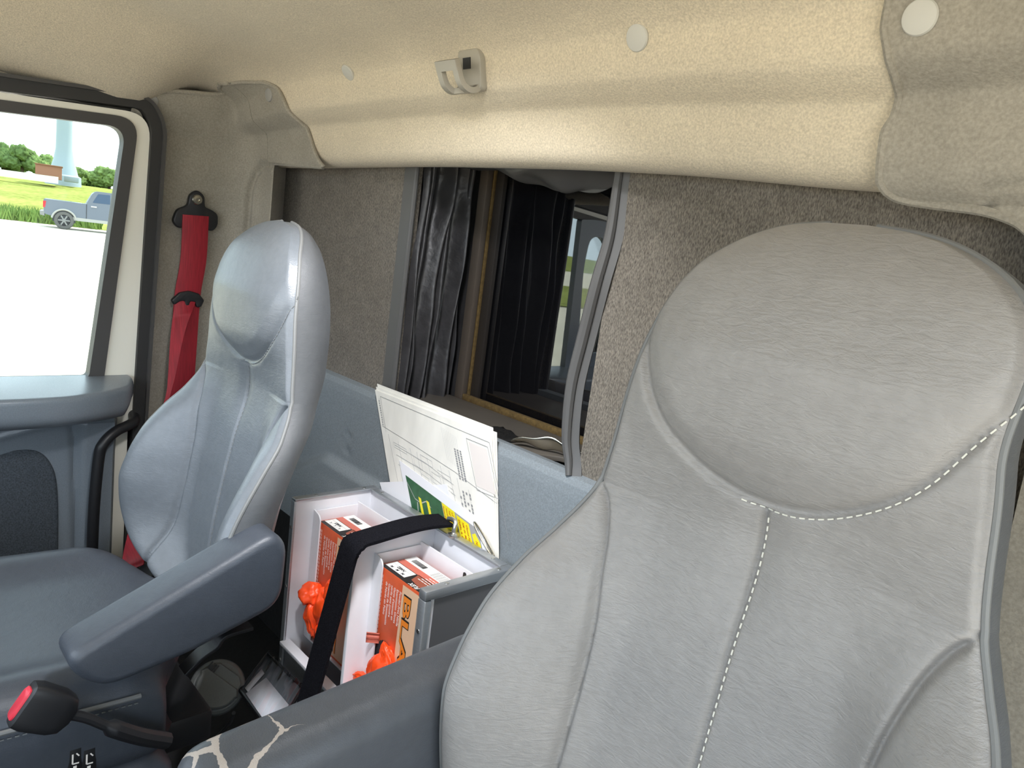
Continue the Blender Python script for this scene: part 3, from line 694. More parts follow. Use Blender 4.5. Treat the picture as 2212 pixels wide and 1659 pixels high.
def stitches(pts, L=.0050, gap=.0036, r=.0006, nrm=(0, -1, 0)):
    """short thread dashes along a line of points"""
    mb = MB(); P = [np.array(p) for p in pts]; d = 0; nxt = 0; seg = [np.linalg.norm(b-a) for a, b in zip(P[:-1], P[1:])]; tot = sum(seg); cum = np.concatenate([[0], np.cumsum(seg)])
    def pos(t):
        i = min(max(np.searchsorted(cum, t)-1, 0), len(seg)-1); k = (t-cum[i])/max(seg[i], 1e-9); return P[i]*(1-k)+P[i+1]*k
    t = gap
    while t+L < tot:
        a, b = pos(t), pos(t+L); e = (b-a)/2; n = np.array(nrm, float); n -= e*(n@e)/(e@e); n /= np.linalg.norm(n); w_ = np.cross(e/np.linalg.norm(e), n)
        mb.obox((a+b)/2, e, w_*r, n*r); t += L+gap
    return mb
def seat_trim(st, parent, zs, thr, dens=1.0):
    for sg in (-1, 1):
        ed = [st.P(sg*st.hw(z), st.front(st.hw(z), z, False)+.001, z) for z in zs[::3]]
        mb = MB().tube(ed, .0032, 8); mb.build('piping', M['piping'], parent)
        ln = [st.P(*st.side(z, .0, sg))+np.array((sg*.0015, .011, 0)) for z in np.linspace(zs[0], .25, 200)]
        stitches(ln, nrm=(sg, -.3, 0)).build('stitching', thr, parent, smooth=False)
    off_ = np.array((0, -.0012, 0))
    stitches([st.P(u, st.front(u, z-.006), z-.006)+off_ for u, z in SU[26:]]).build('stitching', thr, parent, smooth=False)
    stitches([st.P(.0055, st.front(.0055, z), z)+off_ for z in np.linspace(.03, zs[0]+.03, 160)]).build('stitching', thr, parent, smooth=False)

ds = Seat(-.297, .620, .965, .28); dseat = thing('driver_seat', 'large grey vinyl driver seat nearest the camera, with stitched oval head pad', 'seat', (-.297, .62, .02), 'high-backed cab seats')
zs = make_back(ds, M['vinyl'], dseat, 240, 340); seat_trim(ds, dseat, zs, M['thread'])
ps = Seat(-1.29, .570, .898, 0, True); pseat = thing('passenger_seat', 'grey vinyl passenger seat beside the door, head pad worn shiny', 'seat', (-1.29, .4, .02), 'high-backed cab seats')
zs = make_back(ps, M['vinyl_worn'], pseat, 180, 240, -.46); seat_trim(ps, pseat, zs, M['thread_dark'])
def cushion(X0, Y1, Y0, Z, parent, m, hw=.262):
    mb = MB(); n = 120; rings = []
    for j in range(90):
        v = j/89; y = Y1+(Y0-Y1)*v; e = min(1, v/.12, (1-v)/.10); k = math.sqrt(max(0, 1-(1-e)**2)) if e < 1 else 1; k = .55+.45*k
        ring = []
        for i in range(n):
            q = i/n*2*math.pi; c, s_ = math.cos(q), math.sin(q)
            x = hw*math.copysign(abs(c)**.38, c)*(.93+.07*k); 
            zz = math.copysign(abs(s_)**.55, s_)
            t = abs(x)/hw
            if zz > 0:
                z = .075*zz*k+.030*sstep(.45, .80, t)*zz*k-.012*(1-t)*zz
                z -= .004*math.exp(-((t-.62)/.018)**2)*zz+.0035*math.exp(-((v-.52)/.008)**2)*(t < .62)*zz
            else: z = .085*zz*(.8+.2*k)
            ring.append((X0+x, y-(.11*sstep(.03, hw, x)+.075*sstep(.08, hw, -x))*sstep(.45, 0, v), Z+z+.018*(v-.3)))
        rings.append(ring)
    mb.loft(rings); return mb.build('cushion', m, parent, angle=80)
cushion(-1.29, .480, -.18, .438, pseat, M['vinyl_shaded'])
ss = [(-1.29+.262, y, .494+.018*((.40-y)/.58-.3)) for y in np.linspace(.33, -.13, 60)]
MB().tube(ss, .0035, 8).build('piping', M['piping'], pseat); stitches([(x+.001, y, z-.010) for x, y, z in ss], nrm=(1, 0, 0)).build('stitching', M['thread_dark'], pseat, smooth=False)
mb = MB().prism(rounded([(-.06, .37), (.36, .37), (.40, .33), (.34, .22), (-.06, .20)], .03), 0, -1.53, -1.045, .02); mb.build('cushion_skirt', M['vinyl_shaded'], pseat)
mb = MB(); mb.box((-1.50, -.05, .02), (-1.08, .36, .22), .01); mb.box((-1.54, .36, .30), (-1.12, .48, .36), .01); mb.build('seat_base', M['black'], pseat)
mb = MB(); sp = spline([at(395, 1450, 0, -1.12), at(430, 1415, 0, -1.12), at(462, 1392, 0, -1.12), at(482, 1368, 0, -1.12), at(540, 1350, 0, -1.12)], 20)
mb.ribbon(sp, (1, 0, 0), .03, .005); mb.build('recliner_bracket', M['black'], pseat)
def armrest(name, near, xn, xf, m, parent, r, bev):
    pts = [(at(px, py, 0, xn)[1], at(px, py, 0, xn)[2]) for px, py in near]
    return MB().prism(smooth_outline(rounded(pts, r, 8)), 0, xf, xn, bev, 6).build(name, m, parent, angle=60)
arm = armrest('armrest', [(138, 1428), (600, 1150), (626, 1180), (612, 1308), (420, 1412), (232, 1492), (168, 1472)], -.985, -1.060, M['vinyl_shaded'], pseat, [.03, .03, .03, .03, .01, .05, .03], .014)
sw = [at(px, py, 0, -1.052) for px, py in ((128, 1392), (140, 1412), (158, 1440))]
# driver armrest, skin split and peeling at the front end
pts = rounded([(.222, .640), (.235, .702), (.60, .727), (.615, .70), (.61, .60), (.40, .57), (.27, .57)], [.03, .022, .02, .03, .02, .01, .05], 8)
darm = MB().prism(smooth_outline(pts), 0, -.640, -.555, .030, 10).build('armrest', M['vinyl_cracked'], dseat, angle=60); pl(darm, 'armrest with cracked peeling skin at its front end')
mb = MB(); mb.box((-.52, .15, .02), (-.08, .62, .30), .02); mb.build('seat_base', M['black'], dseat)
cushion(-.297, .60, 0.02, .42, dseat, M['vinyl'], .245)

# ------------------------------------------------------------------ passenger seat belt
belt = thing('seat_belt', 'red seat belt hanging on the grey pillar trim behind the passenger seat', 'seat belt', (-2.06, .75, .5))
A0 = np.array((-2.064, .748, 1.172))
ct = at(405, 640, 0, -2.062)
w1 = [A0, at(418, 560, 0, -2.062), ct, at(398, 740, 0, -2.062), at(392, 830, 0, -2.062), at(388, 900, 0, -2.062), (-2.06, .70, .30)]
mb = MB().ribbon(spline(w1, 40), (0, 1, .05), .068, .003)
pl(mb.build('webbing', M['belt'], belt), 'upper run of red webbing')
w2 = [ct+np.array((.006, -.006, -.01)), at(384, 720, 0, -2.03), at(368, 830, 0, -2.0), at(352, 900, 0, -1.95), at(320, 1060, 0, -1.75), at(292, 1190, 0, -1.60), at(286, 1230, 0, -1.575)]
mb = MB().ribbon(spline(w2, 50), [np.array((0, 1, .05))*(1-t)+np.array((.5, .8, .5))*t for t in np.linspace(0, 1, 50)], [max(.012, .055*abs(1-2.2*min(t, .7))) if t < .75 else .050 for t in np.linspace(0, 1, 50)], .003)
pl(mb.build('lap_webbing', M['belt'], belt), 'lower twisted run of red webbing')
mb = MB(); yz = rounded([(.690, 1.150), (.706, 1.132), (.735, 1.142), (.765, 1.142), (.796, 1.134), (.810, 1.152), (.808, 1.182), (.790, 1.192), (.772, 1.196), (.770, 1.226), (.750, 1.240), (.730, 1.224), (.728, 1.196), (.700, 1.182)], .010, 4)
mb.prism(yz, 0, -2.082, -2.066, .004); mb.build('belt_guide', M['black'], belt)
mb = MB().lathe((-2.066, .7495, 1.213), (1, 0, 0), [(.0135, -.002), (.0135, .003), (.011, .006), (.005, .0065), (.004, .003), (.0005, .003)], 24); mb.build('bolt', M['steel'], belt)
mb = MB(); c = ct; oc = rounded([(-.044, -.012), (-.036, -.024), (-.024, -.014), (-.018, -.012), (-.010, -.012), (-.008, -.026), (.002, -.026), (.004, -.012), (.018, -.013), (.022, -.028), (.034, -.026), (.042, -.008), (.026, .010), (0, .016), (-.024, .010)], .004, 3)
mb.prism([(c[1]+a, c[2]+b) for a, b in oc], 0, -2.066, -2.050, .003); mb.build('comb_clip', M['black'], belt)
mb = MB(); e = at(300, 1230, 0, -1.57); mb.obox(e+np.array((.02, .02, -.01)), (.03, 0, 0), (0, .03, .02), (0, -.01, .015), .004); mb.build('lower_anchor', M['black'], belt)
# red-button buckle on its stalk
bk = thing('belt_buckle', 'black seat belt buckle with red release button by the seat cushion', 'buckle', at(110, 1560, 0, -.98))
b0 = at(48, 1520, 0, -.985); b1 = at(160, 1545, 0, -.985); ax = b1-b0; ax /= np.linalg.norm(ax); upb = np.array((0, -ax[2], ax[1])); sdx = np.array((1., 0, 0))
rings = []
for t, hu, hx in ((-.002, .024, .010), (.0, .028, .013), (.012, .030, .015), (.045, .028, .015), (.058, .024, .013), (.066, .012, .008)):
    rings.append([b0+ax*t+upb*a*hu+sdx*b*hx for a, b in rounded([(-1, -1), (1, -1), (1, 1), (-1, 1)], .5, 5)])
mb = MB().loft(rings); mb.build('housing', M['black'], bk)
rings = [[b0-ax*h+upb*(a*.021*k)+sdx*(b*.008*k) for a, b in rounded([(-1, -1), (1, -1), (1, 1), (-1, 1)], .5, 5)] for h, k in ((-.004, 1), (.004, 1), (.006, .85))]
mb = MB().loft(rings); mb.build('release_button', M['red_plastic'], bk)
s0 = b0+ax*.058; mb = MB().tube(spline([s0, s0+ax*.03, at(235, 1570, 0, -.985), at(300, 1590, 0, -.99), at(360, 1600, 0, -1.0)], 24), [.007]*12+[.012]*12, 10); mb.build('stalk', M['black'], bk)

# ------------------------------------------------------------------ two-bay glove cabinet between the seats
CX0, CX1, CY0, CY1, CZ = -1.408, -.915, .748, .952, .605; CXM = -1.152
cab = thing('glove_cabinet', 'white two-bay metal cabinet with aluminium edges between the two seats', 'cabinet', (-1.16, .85, 0))
T = .010
mb = MB().box((CX0+.001, CY0+.002, .0), (CX0+T, CY1, CZ-.003)); mb.build('side_panel', M['white_sheet'], cab)
mb = MB().box((CX1-T, CY0+.012, .0), (CX1-.001, CY1-.004, CZ-.006)); mb.build('side_panel', M['white_sheet'], cab)
mb = MB().box((CX1-.0012, CY0+.020, .0), (CX1, CY1-.006, CZ-.018)); pl(mb.build('outer_skin', M['grey_lam'], cab), 'dark grey outer skin')
mb = MB().box((CX0+T, CY1-T, .0), (CX1-T, CY1, CZ-.004)); mb.build('back_panel', M['white_sheet'], cab)
mb = MB().box((CXM-.005, CY0+.002, .0), (CXM+.005, CY1-T, CZ-.004), .001); mb.build('divider', M['white_sheet'], cab)
mb = MB().box((CX0+T, CY0+.004, .0), (CX1-T, CY0+.012, .262)); pl(mb.build('lower_front', M['alu'], cab), 'grey lower front panel')
mb = MB().box((CX0+T, CY0-.010, .262), (CX1-T, CY0+.014, .270), .001); mb.build('tray_lip', M['white_sheet'], cab)
E_ = .018
def edge(lo, hi): MB().box(lo, hi, .0025).build('edge_strip', M['alu'], cab)
edge((CX0-.003, CY0-.003, .0), (CX0+E_*.7, CY0+.004, CZ-.0045)); edge((CX1-E_, CY0-.003, .0), (CX1+.003, CY0+.012, CZ-.0165))
edge((CX0-.003, CY0-.003, CZ-.004), (CX0+E_*.9, CY1+.003, CZ+.002)); edge((CX1-E_, CY0-.003, CZ-.016), (CX1+.003, CY1+.003, CZ+.002))
edge((CX0+E_*.9+.0003, CY1-E_, CZ-.004), (CX1-E_-.0003, CY1+.003, CZ+.002))
for p in [(CX0+.008, CY0+.05, CZ+.002), (CX0+.008, CY1-.03, CZ+.002), (CX0+.05, CY1-.008, CZ+.002), (CX1-.05, CY1-.008, CZ+.002), (CX1-.008, CY0+.05, CZ+.002), (CX1-.008, CY1-.03, CZ+.002)]:
    MB().lathe(p, (0, 0, 1), [(.0042, -.001), (.004, .0012), (.0015, .0016), (.0005, .0012)], 12).build('rivet', M['zinc'], cab)
for p in [(CX0+.005, CY0-.003, .54), (CX0+.005, CY0-.003, .40), (CX0+.005, CY0-.003, .22), (CX1-.007, CY0-.003, .53), (CX1-.007, CY0-.003, .36)]:
    MB().lathe(p, (0, -1, 0), [(.0042, -.001), (.004, .0012), (.0015, .0016), (.0005, .0012)], 12).build('rivet', M['zinc'], cab)
HY = .797
for x0, x1 in ((CX0+T+.002, CXM-.006), (CXM+.006, CX1-T-.002)):
    mb = MB(); mb.box((x0, .905, .272), (x1, .908, .578)); mb.box((x0, HY, .272), (x0+.003, .905, .572)); mb.box((x1-.003, HY, .272), (x1, .905, .572)); mb.box((x0, HY, .268), (x1, .908, .272))
    for a, b, r in ((x0, x0+.030, [.001, .001, .022, .001]), (x1-.026, x1, [.001, .001, .001, .022])):
        mb.prism(rounded([(a, .272), (b, .272), (b, .568), (a, .575)], r, 6), 1, HY-.003, HY)
    h = mb.build('box_holder', M['white_sheet'], cab)
    mb = MB().prism(rounded([(x1-.075, .544), (x1-.066, .544), (x1-.066, .572), (x1-.075, .572)], .004, 4), 1, .9042, .9052); mb.build('slot', M['black'], h)
# the two boxes of gloves
def glove_box(x0, label, size, code):
    W, D, Z0, Z1, y0 = .168, .088, .274, .552, HY+.004
    t = thing('glove_carton', label, 'glove box', (x0+W/2, y0+D/2, Z0), 'orange cartons of gloves')
    H = Z1-Z0
    MB().box((x0, y0, Z0), (x0+W, y0+D, Z1), .0008).build('carton', M['card_orange'], t)
    F = Sheet((x0, y0, Z1), (W, 0, 0), (0, 0, -H), flip=True); U = Sheet((x0, y0, Z1), (W, 0, 0), (0, D, 0))
    def prt(nm, m, fn, lab=None):
        mb = MB(); fn(mb); o = mb.build(nm, m, t, smooth=False)
        if lab: o['label'] = lab
    # top end
    prt('end_panel', M['card_black'], lambda mb: (U.rect(mb, .02, .01, .98, .46, .0004)), 'black band on the end flap')
    prt('end_panel', M['card_brown'], lambda mb: U.quad(mb, [(.50, .20), (.99, .03), (.99, .48), (.44, .48)], .0006), 'brown field on the end flap')
    prt('end_panel', M['card_salmon'], lambda mb: U.rect(mb, .01, .46, .99, .66, .0006), 'salmon stripe on the end flap')
    def wh(mb): U.rect(mb, .01, .66, .99, .99, .0006); U.rect(mb, .03, .12, .42, .44, .0008)
    prt('label_sticker', M['card_white'], wh, 'white label fields on the end flap')
    def blk(mb):
        U.text(mb, code, .30, .335, .0105, (0, -1), .0012, offset=.03)
        for a in (.12, .23, .34): U.text(mb, size, a+.02, .22, .009, (0, -1), .0012, offset=.03)
        x = .10
        for i in range(26):
            w_ = rng.choice([.003, .005, .008]); U.rect(mb, x, .73, x+w_, .88, .0010); x += w_+rng.choice([.003, .005])
    prt('printed_text', M['ink'], blk)
    def gry(mb):
        U.line(mb, [(.04, .33), (.41, .33)], .0006, .0010)
        for k in range(3): U.line(mb, [(.04+.125*k, .13), (.04+.125*k, .32)], .0006, .0010)
        for k in range(7):
            b = .70+.038*k
            for a in np.arange(.50, .93 if k < 6 else .8, .055): U.rect(mb, a, b, a+.045, b+.014, .0010)
    prt('printed_text', M['ink_grey'], gry)
    def wt(mb):
        U.text(mb, 'FLEX', .74, .12, .0125, (0, -1), .0012, offset=.02, shear=.3)
        for k in range(4):
            b = .34+.075*k
            for a in np.arange(.52+.02*k, .88, .06): U.rect(mb, a, b, a+.05, b+.022, .0012)
        lines = ['Powder-Free Nitrile', 'Examination Gloves', "Gants d\u2019examen en", 'nitrile sans poudre', 'Guantes de Examinaci\u00f3n', 'de Nitrilo sin Polvo']
        for i, s in enumerate(lines):
            F.text(mb, s, .455-.056*i, .08, .0088, (1, 0), .0010, offset=.012)
        for k in range(3):
            for b in np.arange(.05, .55, .03): F.rect(mb, .04+.028*k, b, .04+.028*k+.012, b+.024, .0008)
    prt('printed_text', M['ink_white'], wt)
    prt('printed_text', M['peach'], lambda mb: F.quad(mb, [(.50, .02), (.97, .02), (.97, .98), (.47, .98)], .0004), 'peach band behind the brand lettering')
    hh = (H*.90)
    prt('printed_text', M['card_black'], lambda mb: F.text(mb, 'BLAZE', .55, .07, .032, (1, 0), .0007, width=hh*.98, offset=.055), 'black outline of the lettering')
    prt('printed_text', M['ink_orange'], lambda mb: F.text(mb, 'BLAZE', .55, .07, .032, (1, 0), .0012, width=hh*.98, offset=.018), 'orange lettering')
    def hole(mb):
        pts = []
        for k in range(60):
            q = k/60*2*math.pi; r_ = 1+.04*(k % 2); pts.append((.27+.20*r_*math.cos(q), .72+.20*r_*math.sin(q)))
        F.quad(mb, pts, .0006)
    prt('opening', M['ink'], hole, 'torn oval opening')
    mb = MB()
    def flap(u, v): p = F.p(.16-.10*v, .50+.05*u, .001+.02*v); return p+np.array((0, 0, .006*math.sin(u*12)))
    mb.grid(flap, 16, 6); o = mb.build('torn_flap', M['card_salmon'], t); o.modifiers.new('th', 'SOLIDIFY').thickness = .0008
    return F
F1 = glove_box(CX0+T+.016, 'orange carton of gloves in the left bay beneath the black strap', 'L', 'N483')
F2 = glove_box(CXM+.016, 'orange carton of gloves in the bay by the grey cabinet side', 'M', 'N482')
def glove(F, lobes, label):
    """crumpled nitrile glove pulled through the opening: overlapping creased folds"""
    mb = MB()
    for (a, b, h, ra, rb, rh, tilt, seed) in lobes:
        c = F.p(a, b, h); ea = F.A/F.la; eb = F.B/F.lb; n = F.n
        ea, eb = ea*math.cos(tilt)+eb*math.sin(tilt), -ea*math.sin(tilt)+eb*math.cos(tilt)
        bm = bmesh.new(); bmesh.ops.create_icosphere(bm, subdivisions=5, radius=1)
        for v in bm.verts:
            p = v.co.normalized(); q = p*1.6+Vector((seed, seed*2, 0))
            fold = 1-abs(mnoise.noise(Vector((q.x*1.5, q.y*.5, q.z*1.4))))*2
            d = 1+.28*mnoise.noise(q*.8)+.13*fold*abs(fold)+.03*mnoise.noise(q*2.2)
            w_ = 1-.45*max(0, p.y)
            v.co = Vector(c+ea*p.x*ra*d*w_+eb*p.y*rb*d+n*p.z*rh*d*w_)
        mb.bm(bm)
    return tag(mb.build('nitrile_glove', M['glove'], angle=60), label, 'glove', 'orange gloves pulled out of the cartons')
glove(F1, [(.44, .66, .012, .030, .050, .020, .1, 1.3), (.22, .56, .026, .026, .026, .024, .3, 4.1), (.32, .72, .024, .018, .040, .018, -.1, 7.7), (.56, .48, .012, .018, .044, .012, .35, 2.2), (.52, .80, .016, .020, .032, .016, .2, 9.1)], 'crumpled orange glove hanging from the left carton, next to the black strap')
glove(F2, [(.38, .74, .012, .034, .050, .022, .3, 3.3), (.30, .88, .022, .026, .032, .020, .9, 5.9), (.08, .82, .030, .010, .022, .010, 1.2, 8.2), (.04, .98, .030, .022, .036, .018, 1.0, 6.1), (.44, .62, .010, .020, .036, .012, -.5, 1.9), (.40, .92, .014, .026, .028, .018, .2, 11.3)], 'crumpled orange glove spilling from the carton by the grey cabinet side')
# hook eye, black strap
ey = tag(MB().tube(spline([(-1.085, .940, .607), (-1.085, .940, .624), (-1.088, .944, .634), (-1.100, .944, .637), (-1.112, .944, .634)], 16), .0050, 10).lathe((-1.085, .940, .606), (0, 0, 1), [(.012, 0), (.013, .003), (.012, .007), (.007, .009), (.005, .010)], 18).build('hook_bolt', M['zinc']), 'bent zinc hook bolt on the back rim of the cabinet', 'hook')
st_b = at(672, 1486, 1, .690)
e_ = at(962, 1124, 1, .945); f_ = np.array((-1.142, .738, .602))
s_pts = [e_, e_*.75+np.array((-1.138, .752, .6125))*.25+np.array((0, 0, .006)), e_*.5+np.array((-1.138, .752, .6125))*.5+np.array((0, 0, .007)), (-1.138, .765, .6145), (-1.138, .750, .6125), f_, f_+np.array((-.004, -.004, -.012))]
lo = [s_pts[-1]*(1-t)+st_b*t for t in np.linspace(0, 1.25, 30)]
allp = [np.array(p, float) for p in spline(s_pts, 26)]+lo[1:]
wd = []
for i, p in enumerate(allp):
    t = allp[min(i+1, len(allp)-1)]-allp[max(i-1, 0)]; t /= np.linalg.norm(t); nn = np.array((0, -.25, 1.)) if i < 20 else np.array((0, -1., .12)); wv = np.cross(t, nn); wd.append(wv/np.linalg.norm(wv))
for i in range(12, 40): pass
wd = [(wd[max(0, i-2)]+wd[i]+wd[min(len(wd)-1, i+2)]) for i in range(len(wd))]
mb = MB().ribbon(allp, wd, [.058]*len(allp), .006)
tag(mb.build('strap', M['velcro'], angle=40), 'black hook-and-loop strap folded over the front of the white cabinet', 'strap')

# papers standing between cabinet and bulkhead
book = thing('map_sheets', 'stack of stained laminated map sheets standing against the bulkhead', 'maps', at(950, 1150, 1, .966))
TL, TR, BR_, BL = at(810, 842, 1, .968), at(1060, 940, 1, .968), at(1071, 1222, 1, .9625), at(852, 1100, 1, .9625)
for i in range(6):
    d = np.array((.0015*i*(1 if i % 2 else -.6), .0016*i, .0035*i*(1 if i % 2 == 0 else .4)))
    mb = MB(); c4 = [TL+d, TR+d, BR_+d*.5, BL+d*.5]; n = np.array((0, .0011, 0))
    mb.loft([[p for p in c4], [p+n for p in c4]]); mb.build('map_page', M['paper_old'], book)
mb = MB(); c4 = [at(838, 838, 1, .9775), at(905, 868, 1, .9775), at(1020, 912, 1, .9775), at(1030, 960, 1, .9775), at(850, 940, 1, .9775)]; n = np.array((0, .001, 0)); mb.loft([c4, [p+n for p in c4]]); mb.build('map_page', M['paper'], book)
MP = Sheet(TL, TR-TL, BL-TL, flip=True)
def ln(mb, pts, w_=.0008): MP.line(mb, pts, w_)
mb = MB(); ln(mb, [(.05, .30), (.05, .04), (.98, .06), (.985, .74)], .0011); ln(mb, [(.02, .30), (.30, .345), (.65, .41), (.95, .50)], .0010); ln(mb, [(.03, .06), (.05, .34)], .0006)
ln(mb, [(.80, .10), (.96, .10), (.97, .46), (.81, .47), (.80, .10)], .0011); ln(mb, [(.66, .45), (.67, .98)], .0007); ln(mb, [(.74, .50), (.75, .98)], .0006); ln(mb, [(.07, .35), (.10, .98)], .0008)
for k in range(3):
    for b in np.arange(.22, .44, .018): MP.rect(mb, .68+.022*k, b, .68+.022*k+.013, b+.012, .0009)
for b in np.arange(.08, .30, .02): MP.rect(mb, .025, b, .034, b+.012, .0009)
for k in range(4):
    for b in np.arange(.53, .80, .025): 
        if rng.rand() < .75: MP.rect(mb, .66+.026*k, b, .66+.026*k+.012, b+.018, .0009)
mb.build('printed_lines', M['ink_grey'], book, smooth=False)
mb = MB()
for k in range(9): ln(mb, [(.60+.014*k, .09+.004*k), (.605+.014*k, .34+.005*k)], .0006)
for x in (.16, .27, .33, .42, .53, .60): ln(mb, [(x, .36+.1*x), (x+.01, .60+.1*x)], .0011)
for b in (.42, .50, .58): ln(mb, [(.12, b), (.40, b+.03), (.62, b+.10)], .0011)
for (a, b, w_, h_) in ((.29, .44, .07, .07), (.36, .40, .10, .05), (.44, .50, .07, .08), (.50, .46, .10, .04), (.34, .56, .06, .06), (.56, .55, .05, .10), (.11, .40, .12, .04)):
    ln(mb, [(a, b), (a+w_, b+.012), (a+w_, b+h_+.012), (a, b+h_), (a, b)], .0009)
mb.build('printed_lines', M['ink_soft'], book, smooth=False)
mb = MB(); MP.rect(mb, .815, .12, .95, .44, .0007); mb.build('legend_field', mat('pale_legend', srgb(222, 214, 208), .5), book, smooth=False)
# landing zone briefing card
P_ = 1  # plane axis Y
lz0, lz1, lz2, lz3 = at(862, 994, 1, .9602), at(1036, 1122, 1, .9602), at(1082, 1300, 1, .9575), at(900, 1190, 1, .9575)
lz = thing('landing_zone_card', 'white briefing card with green aerial map and yellow captions behind the cabinet', 'card', (lz0+lz2)/2)
mb = MB(); c4 = [lz0, lz1, lz2, lz3]; n = np.array((0, .0007, 0)); mb.loft([c4, [p+n for p in c4]]); mb.build('sheet', M['paper'], lz)
LZ = Sheet(lz0, lz1-lz0, lz3-lz0, flip=True)
mb = MB(); LZ.rect(mb, .06, .13, .525, .96, .0005); pl(mb.build('aerial_map', M['green'], lz, smooth=False), 'green aerial map')
mb = MB(); LZ.rect(mb, .525, .13, .955, .96, .0004); mb.build('caption_panel', M['grey_print'], lz, smooth=False)
mb = MB(); LZ.rect(mb, .53, .13, .685, .96, .0006); LZ.rect(mb, .70, .15, .845, .96, .0006); LZ.quad(mb, [(.86, .24), (.905, .20), (.945, .27), (.945, .36), (.905, .42), (.865, .34)], .0006); LZ.rect(mb, .20, .28, .235, .50, .0008); LZ.rect(mb, .31, .25, .345, .47, .0008)
LZ.line(mb, [(.235, .50), (.27, .78)], .0012, .0009); LZ.line(mb, [(.345, .47), (.39, .62)], .0012, .0009)
cir = [(.335+.030*math.cos(q), .74+.065*math.sin(q)) for q in np.linspace(0, 2*math.pi, 24)]; LZ.line(mb, cir, .0014, .0009)
pl(mb.build('yellow_captions', M['yellow'], lz, smooth=False), 'yellow caption boxes and pointers')
mb = MB(); LZ.rect(mb, .852, .45, .955, .96, .0007); pl(mb.build('title_box', M['red'], lz, smooth=False), 'red title box')
mb = MB(); LZ.text(mb, 'LZ', .875, .52, .013, (1, 0), .0011, offset=.02); pl(mb.build('printed_text', M['yellow'], lz, smooth=False), 'yellow title letters')
mb = MB()
for i, s_ in enumerate(['LZ Hazards:', 'Tall Trees', 'North End of', 'Power Lines']): LZ.text(mb, s_, .645-.036*i, .16, .0072, (1, 0), .0010, offset=.01)
for i, s_ in enumerate(['Closed For Fall', '500 W. Mound', 'Dublin, IL 60']): LZ.text(mb, s_, .805-.042*i, .18, .0080, (1, 0), .0010, offset=.01)
LZ.text(mb, 'N', .893, .28, .009, (1, 0), .0010, offset=.01); mb.build('printed_text', M['red'], lz, smooth=False)
mb = MB(); LZ.line(mb, [(.06, .20), (.14, .34), (.22, .34), (.30, .27), (.36, .30)], .0022, .0007); LZ.line(mb, [(.17, .36), (.14, .55), (.15, .75), (.20, .85)], .0030, .0007); LZ.line(mb, [(.18, .56), (.30, .64), (.40, .74), (.50, .92)], .0012, .0008)
LZ.quad(mb, [(.14, .70), (.20, .68), (.23, .78), (.27, .84), (.30, .96), (.18, .96), (.14, .86)], .0007); mb.build('map_lines', M['ink_soft'], lz, smooth=False)
mb = MB(); c4 = [at(820, 1042, 1, .9612), at(872, 1040, 1, .9612), at(885, 1120, 1, .9582), at(842, 1120, 1, .9582)]; n = np.array((0, .0007, 0)); mb.loft([c4, [p+n for p in c4]])
tag(mb.build('loose_sheet', M['paper']), 'white paper corner sticking up at the left of the briefing card', 'paper')
mb = MB(); c4 = [at(930, 1048, 1, .9613), at(965, 1046, 1, .9613), at(975, 1085, 1, .9613), at(1000, 1150, 1, .960), at(930, 1150, 1, .960)]; mb.loft([c4, [p+n for p in c4]])
tag(mb.build('loose_sheet', M['paper']), 'white sheet with a curled edge between the briefing card and the map sheets', 'paper')
r0, r1 = at(1024, 1128, 1, .957), at(1068, 1206, 1, .957); c = (r0+r1)/2; e1 = (r1-r0)/2; e2 = np.array((.002, -.004, 0)); e3 = np.array((.0, .003, .006))
mb = MB().tube([c+e1*math.cos(q)+(e3*1.0+np.array((.003, -.004, 0)))*math.sin(q) for q in np.linspace(0, 2*math.pi, 40)], .0019, 8, cap=False)
tag(mb.build('binder_ring', M['steel']), 'metal ring clip through the corner of the briefing card', 'ring')

# things in the dark gap between the seats
cc = at(470, 1483, 2, .27); nc = CAM-cc; nc /= np.linalg.norm(nc); nc = nc+np.array((.05, 0, .10)); nc /= np.linalg.norm(nc)
ea = np.cross(nc, (0, 0, 1.)); ea /= np.linalg.norm(ea); eb = np.cross(ea, nc); eb = -eb if eb[2] < 0 else eb
can = thing('canister', 'round grey plastic canister with a vented lid in the dark gap', 'canister', cc-nc*.03)
r0 = np.linalg.norm(at(538, 1483, 2, .27)-cc)*.89
mb = MB().lathe(cc-nc*.06, nc, [(r0*.75, -.04), (r0*.92, 0), (r0, .012), (r0*1.0, .040), (r0*.95, .052), (r0*.86, .056), (r0*.80, .056)], 48); mb.build('body', M['canister'], can)
q0 = R(205); dx = ea*math.cos(R(38))+eb*math.sin(R(38)); dy = -ea*math.sin(R(38))+eb*math.cos(R(38))
ol = []
for q in np.linspace(-math.pi, 0, 30): ol.append((r0*.80*math.cos(q), r0*.80*math.sin(q)))
ol += [(r0*.86, .10*r0), (r0*.74, .30*r0), (-r0*.70, .30*r0), (-r0*.86, .10*r0)]
rings = []
for k, h in ((1, -.006), (1, .004), (.96, .010), (.90, .012)):
    rings.append([cc+dx*a*k+dy*(b*k)+nc*h for a, b in ol])
mb = MB().loft(rings); mb.build('lid_plate', M['canister'], can)
rings = [[cc+dx*a*k+dy*(b*k+.42*r0*(1-k))+nc*h for a, b in [(-.72*r0, .28*r0), (.70*r0, .28*r0), (.66*r0, .50*r0), (.45*r0, .68*r0), (-.45*r0, .68*r0), (-.68*r0, .5*r0)]] for k, h in ((1, -.006), (1, .002), (.93, .006))]
mb = MB().loft(rings); mb.build('lid_step', M['canister'], can)
mb = MB()
